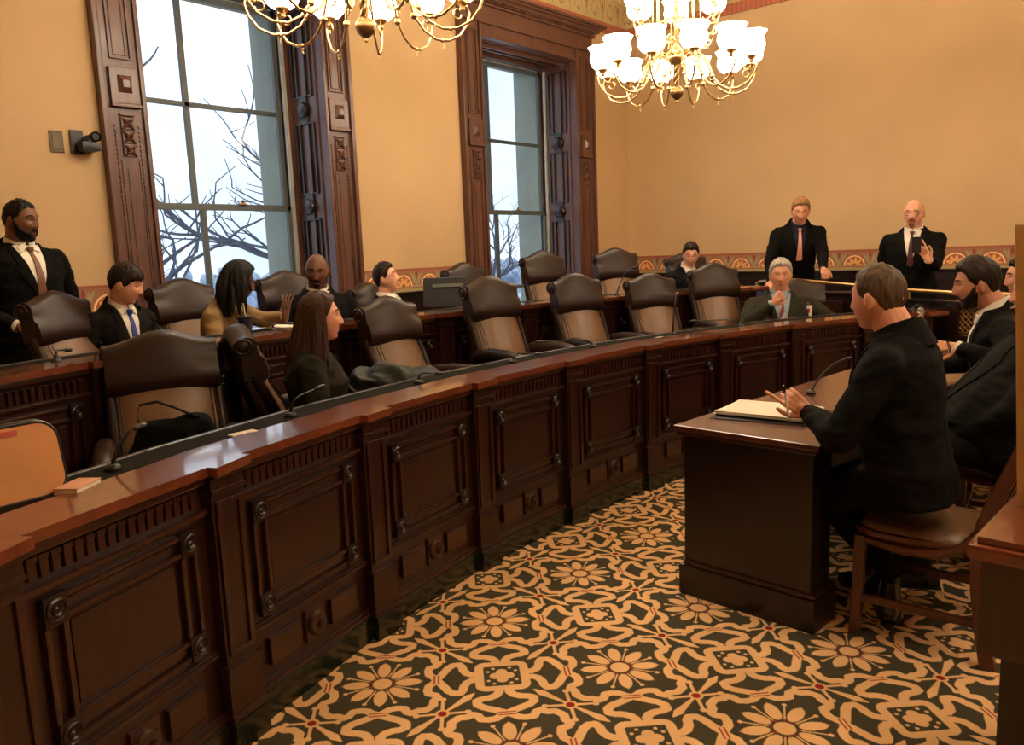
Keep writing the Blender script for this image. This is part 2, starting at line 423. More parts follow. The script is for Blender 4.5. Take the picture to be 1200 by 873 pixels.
# painted friezes and wooden dado (trims)
def strip(name, m, x0, x1, y0, y1, z0, z1, label=None):
    o = struct(MB().box(x0, x1, y0, y1, z0, z1).build(name, m))
    if label: o['label'] = label
    return o
stA, stB = stencil(0, 5.459, .3665), stencil(1, 2.021, .3535)
segsA = [(XL, W1['o0']), (W1['o1'], W2['o0']), (W2['o1'], XB - .006)]
n_t = 1
for a, b in segsA:
    strip('trim_%d' % n_t, stA, a, b, YA - .006, YA, 1.20, 1.435, 'stencilled frieze of half-round fans'); n_t += 1
strip('trim_%d' % n_t, stB, XB - .006, XB, YR, YA, 1.20, 1.435, 'stencilled frieze of half-round fans'); n_t += 1
def dado(a, b, ax):
    global n_t
    mb = MB()
    def bx(d, z0, z1):
        if ax == 0: mb.box(a, b, YA - d, YA, z0, z1)
        else: mb.box(XB - d, XB, a, b, z0, z1)
    bx(.035, 1.10, 1.175); bx(.055, 1.175, 1.20); bx(.028, 1.06, 1.10); bx(.02, .12, 1.06); bx(.045, 0, .16)
    o = struct(mb.build('baseboard_%s' % ('left' if n_t < 6 else 'right'), M['wood_dark'], bevel=.004)); o['label'] = 'dark wooden dado below the stencilled frieze'
    # raised panels
    L = b - a; k = max(1, int(L / .8)); w = L / k
    for i in range(k):
        pm = MB(); c = a + w * (i + .5); h = w / 2 - .09
        if ax == 0: pm.box(c - h, c + h, YA - .03, YA - .02, .30, .95, .004)
        else: pm.box(XB - .03, XB - .02, c - h, c + h, .30, .95, .004)
        pm.build('panel', M['wood_dark'], o)
for a, b in segsA: dado(a, b, 0)
n_t = 6
dado(YR, YA, 1)
# crown: red band, stencilled frieze, cornice
cA, cB = crown_print(0), crown_print(1)
n_t = 5
strip('trim_5', cA, XL, XB, YA - .02, YA, 4.39, 4.82, 'red band and stencilled frieze under the cornice')
strip('trim_6', cB, XB - .02, XB, YR, YA, 4.39, 4.82, 'red band and stencilled frieze under the cornice')
mb = MB()
for d, z0, z1 in ((.06, 4.82, 4.86), (.14, 4.86, 4.93), (.20, 4.93, 4.98), (.34, 4.98, 5.10), (.40, 5.10, ZC)):
    mb.box(XL, XB, YA - d, YA, z0, z1); mb.box(XB - d, XB, YR, YA - d, z0, z1)
o = struct(mb.build('trim_7', M['ceiling'], bevel=.012)); o['label'] = 'stepped plaster cornice'

# ------------------------------------------------------------------ tiers (raised floors)
CX, CY = 3.62, -3.08
def P(R_, deg): a = radians(deg); return V((CX + R_ * sin(a), CY + R_ * cos(a), 0))
def circ_px(px, R_):
    r = px_ray(px, 300); d = V((r.x, r.y)).normalized(); c = V((CX, CY))
    b = -2 * d.dot(c); cc = c.dot(c) - R_ * R_
    return d * ((-b + sqrt(b*b - 4*cc)) / 2)
def ang_of(p): return math.degrees(atan2(p[0] - CX, p[1] - CY))
def sector(R0, R1, a0, a1, z0, z1, n=40):
    mb = MB(); rings = []
    for i in range(n + 1):
        a = a0 + (a1 - a0) * i / n; p, q = P(R0, a), P(R1, a)
        rings.append([V((p.x, p.y, z0)), V((q.x, q.y, z0)), V((q.x, q.y, z1)), V((p.x, p.y, z1))])
    mb.loft(rings); return mb
o = struct(sector(6.14, 7.25, -58, 36, 0, .15).build('floor_lower_tier', M['carpet_plain'])); o['label'] = 'low platform under the front row of chairs'
o = struct(sector(7.2, 9.1, -58, 31, 0.0, .30).build('floor_upper_tier', M['carpet_plain'])); o['label'] = 'raised platform under the back row of chairs'

# ------------------------------------------------------------------ curved desks made of sections
ros_mb = MB(); ros_mb.box(-.034, .034, -.018, 0, -.04, .04, .003)
RX = Matrix.Rotation(pi/2, 3, 'X')
ros_mb.lathe([(.030, .0), (.030, .022), (.025, .025), (.021, .020), (.017, .020), (.014, .025), (.009, .021), (.005, .024), (.001, .025)], n=18, M=RX)
ROS = ros_mb.mesh('rosette'); ROS.materials.append(M['wood_dark'])
FL = MB(); FL.box(-.0115, .0115, -.014, 0, .008, .052, .002); FL.box(-.014, .014, -.017, 0, .052, .066)
FLM = FL.mesh('flute'); FLM.materials.append(M['wood'])
KNB = MB(); KNB.box(-.052, .052, -.012, 0, -.062, .062, .003)
KNB.lathe([(.046, .012), (.046, .02), (.040, .03), (.020, .034), (.016, .046), (.001, .05)], n=22, M=RX)
KNM = KNB.mesh('knob_plate'); KNM.materials.append(M['wood'])

def desk_section(p0, p1, zo, label, group, near, cut0=False):
    d = (p1 - p0); L = d.length
    t = thing('desk_section', label, 'desk', (p0.x, p0.y, 0), atan2(d.y, d.x), group)
    W, WV, WD = M['wood'], M['wood_v'], M['wood_dark']
    z = lambda v: v + zo
    MB().box(.02, L, 0, .035, z(.10), z(.92)).build('front_board', WV, t)
    MB().box(.02, L, .27, .29, z(.15), z(.92)).build('back_board', WD, t)
    m = MB().box(.065, L - .065, -.028, .03, 0 if zo == 0 else z(-.05), z(.10), .004); m.box(-.075, .075, -.07, .03, 0 if zo == 0 else z(-.05), z(.10), .004)
    m.build('marble_plinth', M['marble'], t)
    m = MB().box(-.065, .065, -.045, .03, z(.10), z(.92), .003)
    m.box(-.075, .075, -.062, .0, z(.10), z(.125), .004); m.box(-.072, .072, -.056, 0, z(.125), z(.27), .003); m.box(-.078, .078, -.064, 0, z(.27), z(.29), .006)
    m.box(-.072, .072, -.058, 0, z(.855), z(.870), .004); m.box(-.069, .069, -.052, 0, z(.870), z(.905)); m.box(-.078, .078, -.066, 0, z(.905), z(.921), .004)
    pil = m.build('pilaster', WV, t)
    m = MB()
    for s in (-1, 1): m.box(s*.045 - .008, s*.045 + .008, -.054, -.045, z(.32), z(.83), .003)
    m.box(-.045, .045, -.054, -.045, z(.32), z(.335), .003); m.box(-.045, .045, -.054, -.045, z(.815), z(.83), .003)
    m.build('panel_moulding', W, pil)
    a, b = .075, L - .075
    m = MB().box(a, b, -.022, 0, z(.10), z(.118), .005); m.box(a, b, -.012, 0, z(.118), z(.13), .003); m.build('base_moulding', W, t)
    m = MB().box(a, b, -.02, 0, z(.325), z(.338), .004); m.box(a, b, -.01, 0, z(.338), z(.348), .003); m.build('middle_moulding', W, t)
    m = MB().box(a, b, -.026, 0, z(.798), z(.812), .004); m.box(a, b, -.014, 0, z(.788), z(.798), .003); m.build('upper_moulding', W, t)
    m = MB().box(a, b, -.03, 0, z(.893), z(.921), .006); m.build('cornice_moulding', W, t)
    # fluted frieze
    k = int((b - a - .04) / .034); x0 = (a + b) / 2 - (k - 1) * .017
    if near:
        for i in range(k):
            o = bpy.data.objects.new('flute', FLM); COL.objects.link(o); o.parent = t; o.location = (x0 + i * .034, 0, z(.818))
    else:
        m = MB()
        for i in range(k): m.box(x0 + i*.034 - .0095, x0 + i*.034 + .0095, -.014, 0, z(.818), z(.876))
        m.build('fluting', W, t)
    # panel with ridged border and rosettes
    r0, r1, zl, zh = .160, L - .160, z(.405), z(.735)
    m = MB()
    for off in (-.026, .026):
        for zz in (zl, zh): m.box(r0, r1, -.019, 0, zz + off - .008, zz + off + .008, .005)
        for xx in (r0, r1): m.box(xx + off - .008, xx + off + .008, -.019, 0, zl, zh, .005)
    m.box(r0 - .01, r1 + .01, -.006, 0, zl - .01, zl + .01); m.box(r0 - .01, r1 + .01, -.006, 0, zh - .01, zh + .01)
    bor = m.build('panel_border', W, t)
    MB().box(r0 + .050, r1 - .050, -.005, 0, zl + .050, zh - .050, .003).build('field_panel', WV, t)
    for xx in (r0, r1):
        for zz in (zl, zh):
            o = bpy.data.objects.new('rosette', ROS); COL.objects.link(o); o.parent = t; o.location = (xx, -.006, zz)
    c = L / 2
    MB().box(.155, c - .085, -.02, 0, z(.175), z(.275), .005).build('raised_block', W, t)
    MB().box(c + .085, L - .155, -.02, 0, z(.175), z(.275), .005).build('raised_block', W, t)
    o = bpy.data.objects.new('knob_plate', KNM); COL.objects.link(o); o.parent = t; o.location = (c, 0, z(.225))
    return t

A1 = [-48, -39.6, -31.6, -24.15, -16.4, -8.6, -.7, 7.3, 14.8, 22.7, 30.3, 37.0]
RL = [6.10, 6.05, 6.00, 5.91, 5.84, 5.79, 5.755, 5.765, 5.76, 5.81, 5.85, 5.90]
A2 = None
R1, R2 = 5.80, 7.20
c2 = ang_of(circ_px(515, R2)); A2 = [c2 + 6.75 * k for k in range(-4, 6)]
A2 = [a for a in A2 if a < 33]
ORD = ['first', 'second', 'third', 'fourth', 'fifth', 'sixth', 'seventh', 'eighth', 'ninth', 'tenth', 'eleventh', 'twelfth']
lab1 = ['outermost left section of the front desk, outside the photo', 'section of the front desk cut by the left edge of the photo',
        'nearest full section of the front desk, below the black bag', 'front desk section below the dark-haired woman in olive',
        'front desk section below the dark olive jacket', 'front desk section below the empty armchair right of the olive jacket',
        'front desk section just left of the witness table', 'front desk section whose lower part the witness table corner hides',
        'front desk section behind the papers, left of the grey-haired man', 'front desk section below the grey-haired man, beside the face of the witness',
        'last front desk section, mostly behind the witness']
for i in range(len(A1) - 1):
    desk_section(P(RL[i], A1[i]), P(RL[i+1], A1[i+1]), 0, lab1[i], 'front desk sections', True)
lab2 = ['back desk section at the far left in front of the standing bearded man', 'back desk section behind the nearest armchair, before the boy in blue tie',
        'back desk section in front of the woman in tan', 'back desk section before the man in glasses, ending under the monitor',
        'back desk section between the monitor and the armchair at the right window', 'back desk section in front of the armchair at the right window',
        'back desk section in front of the corner armchair', 'last back desk section at right, before the dark-haired seated man']
for i in range(len(A2) - 1):
    desk_section(P(R2, A2[i]), P(R2, A2[i+1]), .20, lab2[i], 'back desk sections', False)

def desk_top(angs, R_, z, label, cat, gname):
    t = thing('desk_counter', label, cat, (0, 0, 0))
    def edge(y, jog):
        pts = []
        for i, a in enumerate(angs):
            p = P(R_[i] if isinstance(R_, list) else R_, a); n = V((p.x - CX, p.y - CY, 0)).normalized(); tt = V((n.y, -n.x, 0))
            if jog:
                for s, j in ((-1, 0), (-1, 1), (1, 1), (1, 0)): pts.append(p + tt * s * .085 + n * (y - .035 * j))
            else:
                for s in (-1, -1, 1, 1): pts.append(p + tt * s * .085 + n * y)
        return pts
    def slab(f0, f1, z0, z1, inset=.0):
        rings = [[V((a.x, a.y, z0)), V((b.x, b.y, z0)), V((b.x, b.y, z1)), V((a.x, a.y, z1))] for a, b in zip(f0, f1)]
        return MB().loft(rings)
    slab(edge(-.042, True), edge(.17, False), z - .03, z).build('ledge', M['wood_top'], t, bevel=.006)
    slab(edge(-.030, True), edge(.10, False), z - .040, z - .03).build('under_moulding', M['wood'], t)
    f0, f1 = edge(.168, False), edge(.33, False)
    slab(f0, f1, z - .035, z - .006).build('writing_surface', M['writing'], t)
    slab(edge(.33, False), edge(.352, False), z - .035, z - .002).build('back_edge', M['wood_dark'], t, bevel=.004)
    return t
desk_top(A1, RL, .95, 'long curved polished wooden top of the front desk', 'desk top', '')
desk_top(A2, R2, 1.15, 'long curved polished wooden top of the back desk', 'desk top', '')

# ------------------------------------------------------------------ windows
def casing_side(parent, x0, x1, mir):   # pilaster casing between x0 and x1, wall face at YA
    c = (x0 + x1) / 2; h = (x1 - x0) / 2; WC = M['wood_case']
    inner = x1 if not mir else x0; s = -1 if not mir else 1       # outer side direction
    b = MB().box(x0, x1, YA - .05, YA + .01, 0, 4.08, .006)
    ox = x0 if not mir else x1
    b.box(ox - .02, ox + .02, YA - .085, YA, 0, 4.08, .008)
    b.box(inner - .016, inner + .016, YA - .075, YA + .05, 0, 4.08, .006)
    cas = b.build('window_casing', WC, parent)
    cc = c + (.01 if not mir else -.01); hw = .075
    m = MB()                                    # long upper panel
    for k, (w_, d_) in enumerate(((hw, .066), (hw - .03, .058))):
        z0, z1 = 3.08 + .03*k, 3.98 - .03*k
        for sx in (-1, 1): m.box(cc + sx*w_ - .007, cc + sx*w_ + .007, YA - d_, YA - .045, z0, z1, .004)
        m.box(cc - w_, cc + w_, YA - d_, YA - .045, z0, z0 + .014, .004); m.box(cc - w_, cc + w_, YA - d_, YA - .045, z1 - .014, z1, .004)
    m.build('long_panel', WC, cas)
    m = MB().box(cc - .105, cc + .105, YA - .085, YA - .04, 2.76, 3.02, .006)      # square block with sunk pyramid
    q = .052; zc = 2.90
    bs = m.addv([(cc - q, YA - .0855, zc - q*1.2), (cc + q, YA - .0855, zc - q*1.2), (cc + q, YA - .0855, zc + q*1.2), (cc - q, YA - .0855, zc + q*1.2),
                 (cc - q*.45, YA - .115, zc - q*.5), (cc + q*.45, YA - .115, zc - q*.5), (cc + q*.45, YA - .115, zc + q*.5), (cc - q*.45, YA - .115, zc + q*.5)])
    m.addf([(0, 1, 5, 4), (1, 2, 6, 5), (2, 3, 7, 6), (3, 0, 4, 7), (4, 5, 6, 7)], bs)
    m.build('diamond_block', WC, cas)
    MB().box(cc - .11, cc + .11, YA - .095, YA - .04, 2.735, 2.76, .005).build('block_ledge', WC, cas)
    for k in range(3):
        z = 2.62 - k * .098
        m = MB().box(cc - .048, cc + .048, YA - .066, YA - .05, z - .045, z + .045, .004)
        b4 = m.addv([(cc - .045, YA - .067, z - .043), (cc + .045, YA - .067, z - .043), (cc + .045, YA - .067, z + .043), (cc - .045, YA - .067, z + .043), (cc, YA - .05, z)])
        for sx in (-1, 1):
            m.tube([(cc + sx*.045, YA - .068, z - .043), (cc + sx*.012, YA - .082, z - .012)], [.006, .012], 6)
            m.tube([(cc + sx*.045, YA - .068, z + .043), (cc + sx*.012, YA - .082, z + .012)], [.006, .012], 6)
        m.lathe([(.026, .066), (.026, .078), (.018, .086), (.012, .080), (.006, .092), (.001, .094)], (cc, YA, z), 14, RX)
        m.build('carved_rosette', WC, cas)
    m = MB().box(cc - .055, cc + .055, YA - .075, YA - .05, 2.675, 2.69, .003)
    # bead rows either side of the lower shaft
    for sx in (-1, 1):
        z = 2.60
        while z > .45:
            m.box(cc + sx*.088 - .009, cc + sx*.088 + .009, YA - .062, YA - .05, z - .010, z + .010); z -= .034
        m.box(cc + sx*.066 - .004, cc + sx*.066 + .004, YA - .058, YA - .05, .4, 2.35)
    m.box(cc - .03, cc + .03, YA - .056, YA - .05, .5, 2.30, .003)
    bd = m.build('bead_carving', WC, cas)

def jamb(parent, x, face, y0, y1):       # panelled shutter reveal; face = +1 if it faces +x
    WC = M['wood_dark']
    m = MB().box(min(x, x + face*.035), max(x, x + face*.035), y0, y1, .42, ZT)
    j = m.build('shutter_panel', M['wood_case'], parent)
    yc = (y0 + y1) / 2; f = x + face * .035
    segs = [(.5, 1.98), (2.14, 2.86), (3.02, ZT - .08)]
    for (a, b) in segs:
        m = MB()
        for w, dd in (((y1 - y0)*.36, .018), ((y1 - y0)*.18, .024)):
            for s in (-1, 1): m.box(min(f, f + face*dd), max(f, f + face*dd), yc + s*w - .008, yc + s*w + .008, a + .04, b - .04, .004)
            for zz in (a + .04, b - .04): m.box(min(f, f + face*dd), max(f, f + face*dd), yc - w, yc + w, zz - .008, zz + .008, .004)
        m.build('panel_moulding', WC, j)
    for zz in (2.06, 2.94):
        m = MB()
        RY = Matrix.Rotation(face * pi/2, 3, 'Y')
        m.lathe([(.085, 0), (.085, .02), (.07, .03), (.065, .04), (.03, .05), (.001, .054)], (f, yc, zz), 16, RY)
        m.box(min(f, f + face*.02), max(f, f + face*.02), yc - .06, yc + .06, zz - .12, zz + .12, .005)
        m.build('carved_boss', WC, j)

def window(name, w, label):
    t = bpy.data.objects.new(name, None); COL.objects.link(t); t['kind'] = 'structure'; t['label'] = label
    casing_side(t, w['o0'], w['i0'], False); casing_side(t, w['i1'], w['o1'], True)
    WC = M['wood_case']
    m = MB().box(w['i0'] - .02, w['i1'] + .02, YA - .05, YA + .02, ZT, 4.08, .006)
    m.box(w['i0'], w['i1'], YA - .075, YA + .03, ZT - .012, ZT + .02, .006)
    m.box(w['o0'] - .01, w['o1'] + .01, YA - .08, YA, 4.06, 4.085, .006)
    m.box(w['o0'] + .0, w['o1'] - .0, YA - .06, YA, 4.085, 4.25, .006)
    hd = m.build('window_header', WC, t)
    m = MB()
    for d, z0, z1 in ((.09, 4.25, 4.275), (.13, 4.30, 4.335), (.17, 4.335, 4.36), (.20, 4.36, 4.392)): m.box(w['o0'] - d + .05, w['o1'] + d - .05, YA - d, YA, z0, z1, .004)
    m.build('window_cornice', WC, hd)
    m = MB(); x = w['o0'] + .02
    while x < w['o1'] - .02:
        m.box(x, x + .02, YA - .115, YA, 4.275, 4.30); x += .036
    m.build('dentil_row', WC, hd)
    jamb(t, w['i1'] + .005, -1, YA + .04, YA + .42); jamb(t, w['i0'] - .005, 1, YA + .04, YA + .42)
    YG = 6.65
    # head of the reveal and stops
    m = MB().box(w['i0'], w['i1'], YA + .02, YG, ZT - .02, ZT); m.box(w['i0'], w['i1'], YG - .08, YG + .02, 3.86, ZT, .005); m.box(w['i0'], w['i1'], YA + .1, YA + .13, ZT - .06, ZT - .02, .006)
    m.box(w['i0'], w['i1'], YA + .22, YA + .25, ZT - .05, ZT - .02, .006)
    m.build('reveal_head', WC, t)
    g0, g1, mu = w['i0'] - .12, w['g1'], w['mull']
    S = M['sash']
    def sash(y, z0, z1, mid, muz):
        f = MB(); st = .05
        f.box(g0, g1, y, y + .04, z0, z0 + .055, .004); f.box(g0, g1, y, y + .04, z1 - .05, z1, .004)
        f.box(g1 - st, g1, y, y + .04, z0, z1, .004); f.box(g0, g0 + st, y, y + .04, z0, z1, .004)
        so = f.build('sash', S, t)
        MB().box(mid - .024, mid + .024, y + .002, y + .038, z0 + .04, z1 - .04, .004).build('glazing_bar', S, so)
        MB().box(g0 + st, g1 - st, y + .002, y + .038, muz - .02, muz + .02, .004).build('glazing_bar', S, so)
        for xa, xb in ((g0 + st, mid - .024), (mid + .024, g1 - st)):
            for za, zb in ((z0 + .055, muz - .02), (muz + .02, z1 - .05)):
                MB().box(xa, xb, y + .018, y + .022, za, zb).build('pane', M['glass'], so)
        return so
    sash(YG, .38, 2.08, mu + .035, 1.12); up = sash(YG + .05, 2.035, 3.86, mu, 2.93)
    for xx in (mu - .42, mu + .42):
        m = MB().box(xx - .03, xx + .03, YG - .03, YG + .01, 2.08, 2.095, .003); m.lathe([(.016, 0), (.016, .02), (.008, .03)], (xx, YG - .01, 2.095), 10)
        m.build('sash_latch', M['brass_dark'], t)
    MB().box(g1 - .015, g1 + .02, YG - .03, YG, .4, 3.86, .003).build('parting_bead', mat('bead_glint_' + name, (176, 178, 170), .5), t)  # bead's bright reflection is put into its pale colour
    MB().box(w['i0'], w['i1'], YA - .10, YG + .02, .38, .42, .008).build('window_sill', WC, t)
    m = MB().box(g1 + .02, w['i1'] + .01, YG - .02, YG + .1, .42, ZT); m.build('sash_box', WC, t)
    # stone reveal outside
    m = MB().box(g1 - .01, g1 + .03, YG + .10, YG + .30, .3, 3.95); m.box(g1 + .02, g1 + .08, YG + .30, WT + .02, .3, 3.95)
    m.build('stone_reveal', M['stone'], t)
    MB().box(w['i0'] - .3, w['i1'] + .3, WT, WT + .25, -.2, .3).build('stone_sill', M['stone'], t)
    return t
window('window_1', W1, 'tall left sash window showing bare branches')
window('window_2', W2, 'tall narrow-looking sash window near the corner')
# seal the wall beside the panes
o = struct(MB().box(W1['i0'] - .3, W1['i0'] - .1, 6.60, 6.78, 0, 4).build('trim_8', M['wood_dark']))

# ------------------------------------------------------------------ outdoors
o = struct(MB().box(-80, 110, WT + .4, 160, -3.2, -3.0).build('ground', M['snow'])); o['label'] = 'snow-grey ground outside the windows'
def tree(name, label, base, h, seed, rad=.16, depth=5, lean=(0, 0)):
    random.seed(seed); mb = MB()
    def br(p, d, L, r, lv):
        pts = [p]; q = p.copy(); dd = d.copy()
        for i in range(4):
            dd = (dd + V((random.uniform(-.22, .22), random.uniform(-.22, .22), random.uniform(-.08, .16)))).normalized(); q = q + dd * L / 4; pts.append(q.copy())
        mb.tube(pts, [r, r*.9, r*.8, r*.72, r*.62], 5 if lv else 8, cap=False)
        if lv >= depth: return
        for k in range(3 if lv < 3 else 2):
            f = random.uniform(.35, 1.) if k else 1.; j = min(4, int(f * 4)); pp = pts[j]
            nd = (dd + V((random.uniform(-1, 1), random.uniform(-1, 1), random.uniform(-.45, .45))) * .95).normalized()
            br(pp, nd, L * random.uniform(.62, .85), r * (.68 - .05*k), lv + 1)
    br(V((0, 0, 0)), V((lean[0], lean[1], 1)).normalized(), h * .35, rad, 0)
    o = mb.build(name, M['bark'], None, True); o.location = base; tag(o, label, 'tree'); return o
tree('bare_tree', 'bare spreading tree outside the left window', (5.6, 18, -3), 12.5, 11, .21, 5, (.55, -.1))
tree('bare_tree', 'bare tree whose low branches cross the right pane of the left window', (21, 27, -3), 12, 8, .22, 5, (-.5, 0))
tree('bare_tree', 'bare tree far behind, low in the left window', (19, 46, -3), 10, 23, .2, 6)
tree('bare_tree', 'bare tree beyond the right window', (44, 40, -3), 9, 31, .2, 6)
random.seed(3)
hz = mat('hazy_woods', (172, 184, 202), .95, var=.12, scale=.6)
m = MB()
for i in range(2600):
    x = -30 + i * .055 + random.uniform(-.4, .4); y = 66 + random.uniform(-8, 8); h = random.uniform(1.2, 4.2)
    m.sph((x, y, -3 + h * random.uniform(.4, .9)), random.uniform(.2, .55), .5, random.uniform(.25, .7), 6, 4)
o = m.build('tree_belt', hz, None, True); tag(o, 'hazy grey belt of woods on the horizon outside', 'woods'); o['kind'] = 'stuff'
m = MB()
for i in range(3): m.box(-20, 90, 28 + i*11, 30 + i*11, -3.0, -2.96)
o = struct(m.build('road', mat('wet_road', (128, 134, 142), .6), None)); o['label'] = 'grey road across the snow outside'

# ------------------------------------------------------------------ leather armchair
def sweep_x(profile_fn, xs, n=None):      # closed YZ profile swept along x
    return [[V((x, p[0], p[1])) for p in profile_fn(x)] for x in xs]
def make_chair(label, loc, rz, group, reclin=0.):
    t = thing('leather_armchair', label, 'chair', loc, rz, group)
    Lm, Lp, W = M['leather'], M['leather_lit'], M['wood_v']
    tilt = radians(15)
    def pt(s, d):   # point on reclined back: s along back, d toward front (+y)
        return (-.20 - s * sin(tilt) + d * cos(tilt), .45 + s * cos(tilt) + d * sin(tilt))
    # lower back: inner panel
    def prof(x):
        u = abs(x) / .252; bul = .055 * (1 - u**3) + .02
        out = []
        for s, d in ((.0, -.03), (.0, bul), (.10, bul + .02), (.2, bul + .03), (.3, bul + .022), (.42, bul + .004), (.52, bul - .01), (.52, -.03)): out.append(pt(s, d))
        return out
    xs = [-.252, -.236, -.17, -.08, 0, .08, .17, .236, .252]
    MB().loft(sweep_x(prof, xs)).build('back_panel', Lp, t, True, angle=60)
    for sx in (-1, 1):
        m = MB(); path = [V((sx * .262, *pt(s, .012 + .02*sin(s*7)))) for s in (0, .08, .16, .24, .32, .42, .53)]
        m.tube(path, [.026, .030, .032, .032, .030, .028, .026], 12)
        m.build('side_bolster', Lm, t, True, angle=60)
    for sx in (-1, 1):
        m = MB(); m.tube([V((sx * .236, *pt(s, .062 + .03*sin(s*7)))) for s in (0, .08, .16, .24, .32, .40, .47)], .0045, 6)
        m.tube([V((sx * .218, *pt(s, .074 + .03*sin(s*7)))) for s in (0, .08, .16, .24, .32, .40, .47)], .0035, 6)
        m.build('piping', Lm, t, True)
    MB().loft([[V((x, *pt(s, d))) for s, d in ((-.02, -.05), (-.02, -.02), (.50, -.02), (.50, -.05))] for x in (-.265, .265)]).build('back_shell', M['leather'], t, bevel=.012)
    # head pad with arched top and rolled scroll ends
    def hp(x):
        u = min(1, abs(x) / .275); arch = .062 * (.5 + .5 * cos(pi * min(1, u * 1.04))) - .0
        dp = .018 * (1 - u**4)
        b0 = pt(.50, 0); h = .238 + arch; lean = -.05
        pr = [(-.055, 0), (.045 + dp*.6, -.005), (.062 + dp, .02), (.064 + dp, .07), (.052 + dp, .12), (.034 + dp, h - .10), (.026 + dp*.7, h - .06),
              (.030, h - .03), (.012, h - .004), (-.02, h + .004), (-.055, h - .004), (-.085, h - .03), (-.09, h - .065), (-.07, h - .085), (-.055, h - .10), (-.055, .1)]
        return [(b0[0] + y + lean * z, b0[1] + z) for y, z in pr]
    xs = [-.275, -.268, -.24, -.2, -.15, -.1, -.05, 0, .05, .1, .15, .2, .24, .268, .275]
    hd = MB().loft(sweep_x(hp, xs)).build('head_cushion', Lm, t, True, angle=55)
    b0 = pt(.50, 0)
    for sx in (-1, 1):
        RYm = Matrix.Rotation(sx * pi/2, 3, 'Y')
        m = MB().lathe([(.047, -.02), (.047, .004), (.040, .012), (.032, .006), (.022, .010), (.018, .018), (.001, .022)], (sx * .274, b0[0] - .048, b0[1] + .190), 16, RYm)
        m.build('scroll_end', Lm, hd, True)
    # seat, arms
    def ring(z, hx, y0, y1, c=.06, k=20):
        pts = []
        for i in range(k):
            a = 2*pi*i/k; ca, sa = cos(a), sin(a); e = .45
            pts.append(V((hx * abs(ca)**e * (1 if ca >= 0 else -1), (y0+y1)/2 + (y1-y0)/2 * abs(sa)**e * (1 if sa >= 0 else -1), z)))
        return pts
    MB().loft([ring(.36, .23, -.2, .26), ring(.37, .25, -.22, .285), ring(.44, .258, -.22, .295), ring(.475, .245, -.21, .28), ring(.49, .18, -.15, .21)]).build('seat', Lp, t, True, angle=70)
    for sx in (-1, 1):
        m = MB()
        path = [(sx*.30, -.27, .66), (sx*.305, -.20, .70), (sx*.31, -.05, .715), (sx*.315, .12, .71), (sx*.315, .22, .695), (sx*.315, .255, .68)]
        m.tube(path, [.030, .042, .048, .050, .048, .036], 14)
        m.M = None
        m.loft([[V((sx*.285, y, z)), V((sx*.325, y, z)), V((sx*.325, y, .68)), V((sx*.285, y, .68))] for y, z in ((-.2, .40), (-.05, .38), (.1, .38), (.2, .42))])
        a = m.build('armrest', Lm, t, True, angle=50)
        mm = MB().lathe([(.044, .0), (.044, .012), (.036, .018), (.026, .010), (.014, .014), (.010, .024), (.001, .026)], (sx*.315, .246, .685), 16, Matrix.Rotation(-pi/2, 3, 'X'))
        mm.build('scroll_end', Lm, a, True)
    MB().lathe([(.09, .33), (.09, .36), (.03, .36), (.028, .12), (.05, .10), (.05, .07)], n=14).build('column', M['black_metal'], t, True)
    for k in range(5):
        a = 2*pi*k/5 + .3; d = V((cos(a), sin(a), 0))
        l = MB().tube([d*.03 + V((0, 0, .10)), d*.18 + V((0, 0, .095)), d*.30 + V((0, 0, .065))], [.026, .022, .016], 8).build('base_leg', M['wood_dark'], t, True)
        MB().sph(d*.29 + V((0, 0, .026)), .026, n=10, m=6).build('caster', M['black_plastic'], l, True)
    return t

CH = None
def chair(label, px, py, Rr, yaw, group, zfloor, wx=.82):
    """headrest top centre seen at (px,py); yaw = world azimuth the seat faces"""
    global CH
    rz = radians(yaw - 90)
    p = circ_px(px, Rr)
    f = V((cos(radians(yaw)), sin(radians(yaw))))
    top_back = .375                               # headrest top lies this far behind the chair's origin
    dist = p.length; r = px_ray(px, py); z = EYE.z + dist / hypot(r.x, r.y) * r.z
    loc = (p.x + f.x * top_back, p.y + f.y * top_back, max(zfloor - .0, zfloor))
    s = (z - zfloor) / 1.245
    if CH is None: CH = make_chair(label, loc, rz, group); o = CH; wx = .88
    else:
        o = copy_tree(CH); o.location = loc; o.rotation_euler = (0, 0, rz); o['label'] = label; o['group'] = group
    o.scale = (wx, 1, max(.86, min(1.16, s)))
    return o
g1, g2 = 'armchairs of the front row', 'armchairs of the back row'
chair('brown leather armchair with the black bag on its seat', 176, 385, 7.02, -112, g1, .15)
chair('brown leather armchair swivelled sideways behind the dark-haired woman', 268, 378, 6.95, -22, g1, .15)
chair('brown leather armchair with the dark olive jacket over its arm', 447, 345, 6.98, -86, g1, .15)
chair('empty brown leather armchair right of the olive jacket chair', 570, 321, 6.98, -98, g1, .15)
chair('empty brown leather armchair in the middle of the front row', 671, 318, 6.98, -106, g1, .15)
chair('empty brown leather armchair behind the upright microphone', 760, 318, 6.98, -116, g1, .15)
chair('empty brown leather armchair next to the grey-haired man', 834, 306, 6.98, -122, g1, .15)
chair('brown leather armchair the grey-haired man sits in', 936, 329, 6.98, -150, g1, .15)
chair('brown leather armchair in front of the standing bearded man', 54, 339, 8.20, -60, g2, .30)
chair('brown leather armchair behind the boy in the blue tie', 206, 324, 8.35, -84, g2, .30)
chair('brown leather armchair between the woman in tan and the bald man', 330, 315, 8.35, -92, g2, .30)
chair('brown leather armchair of the man in glasses', 425, 341, 8.3, -75, g2, .30)
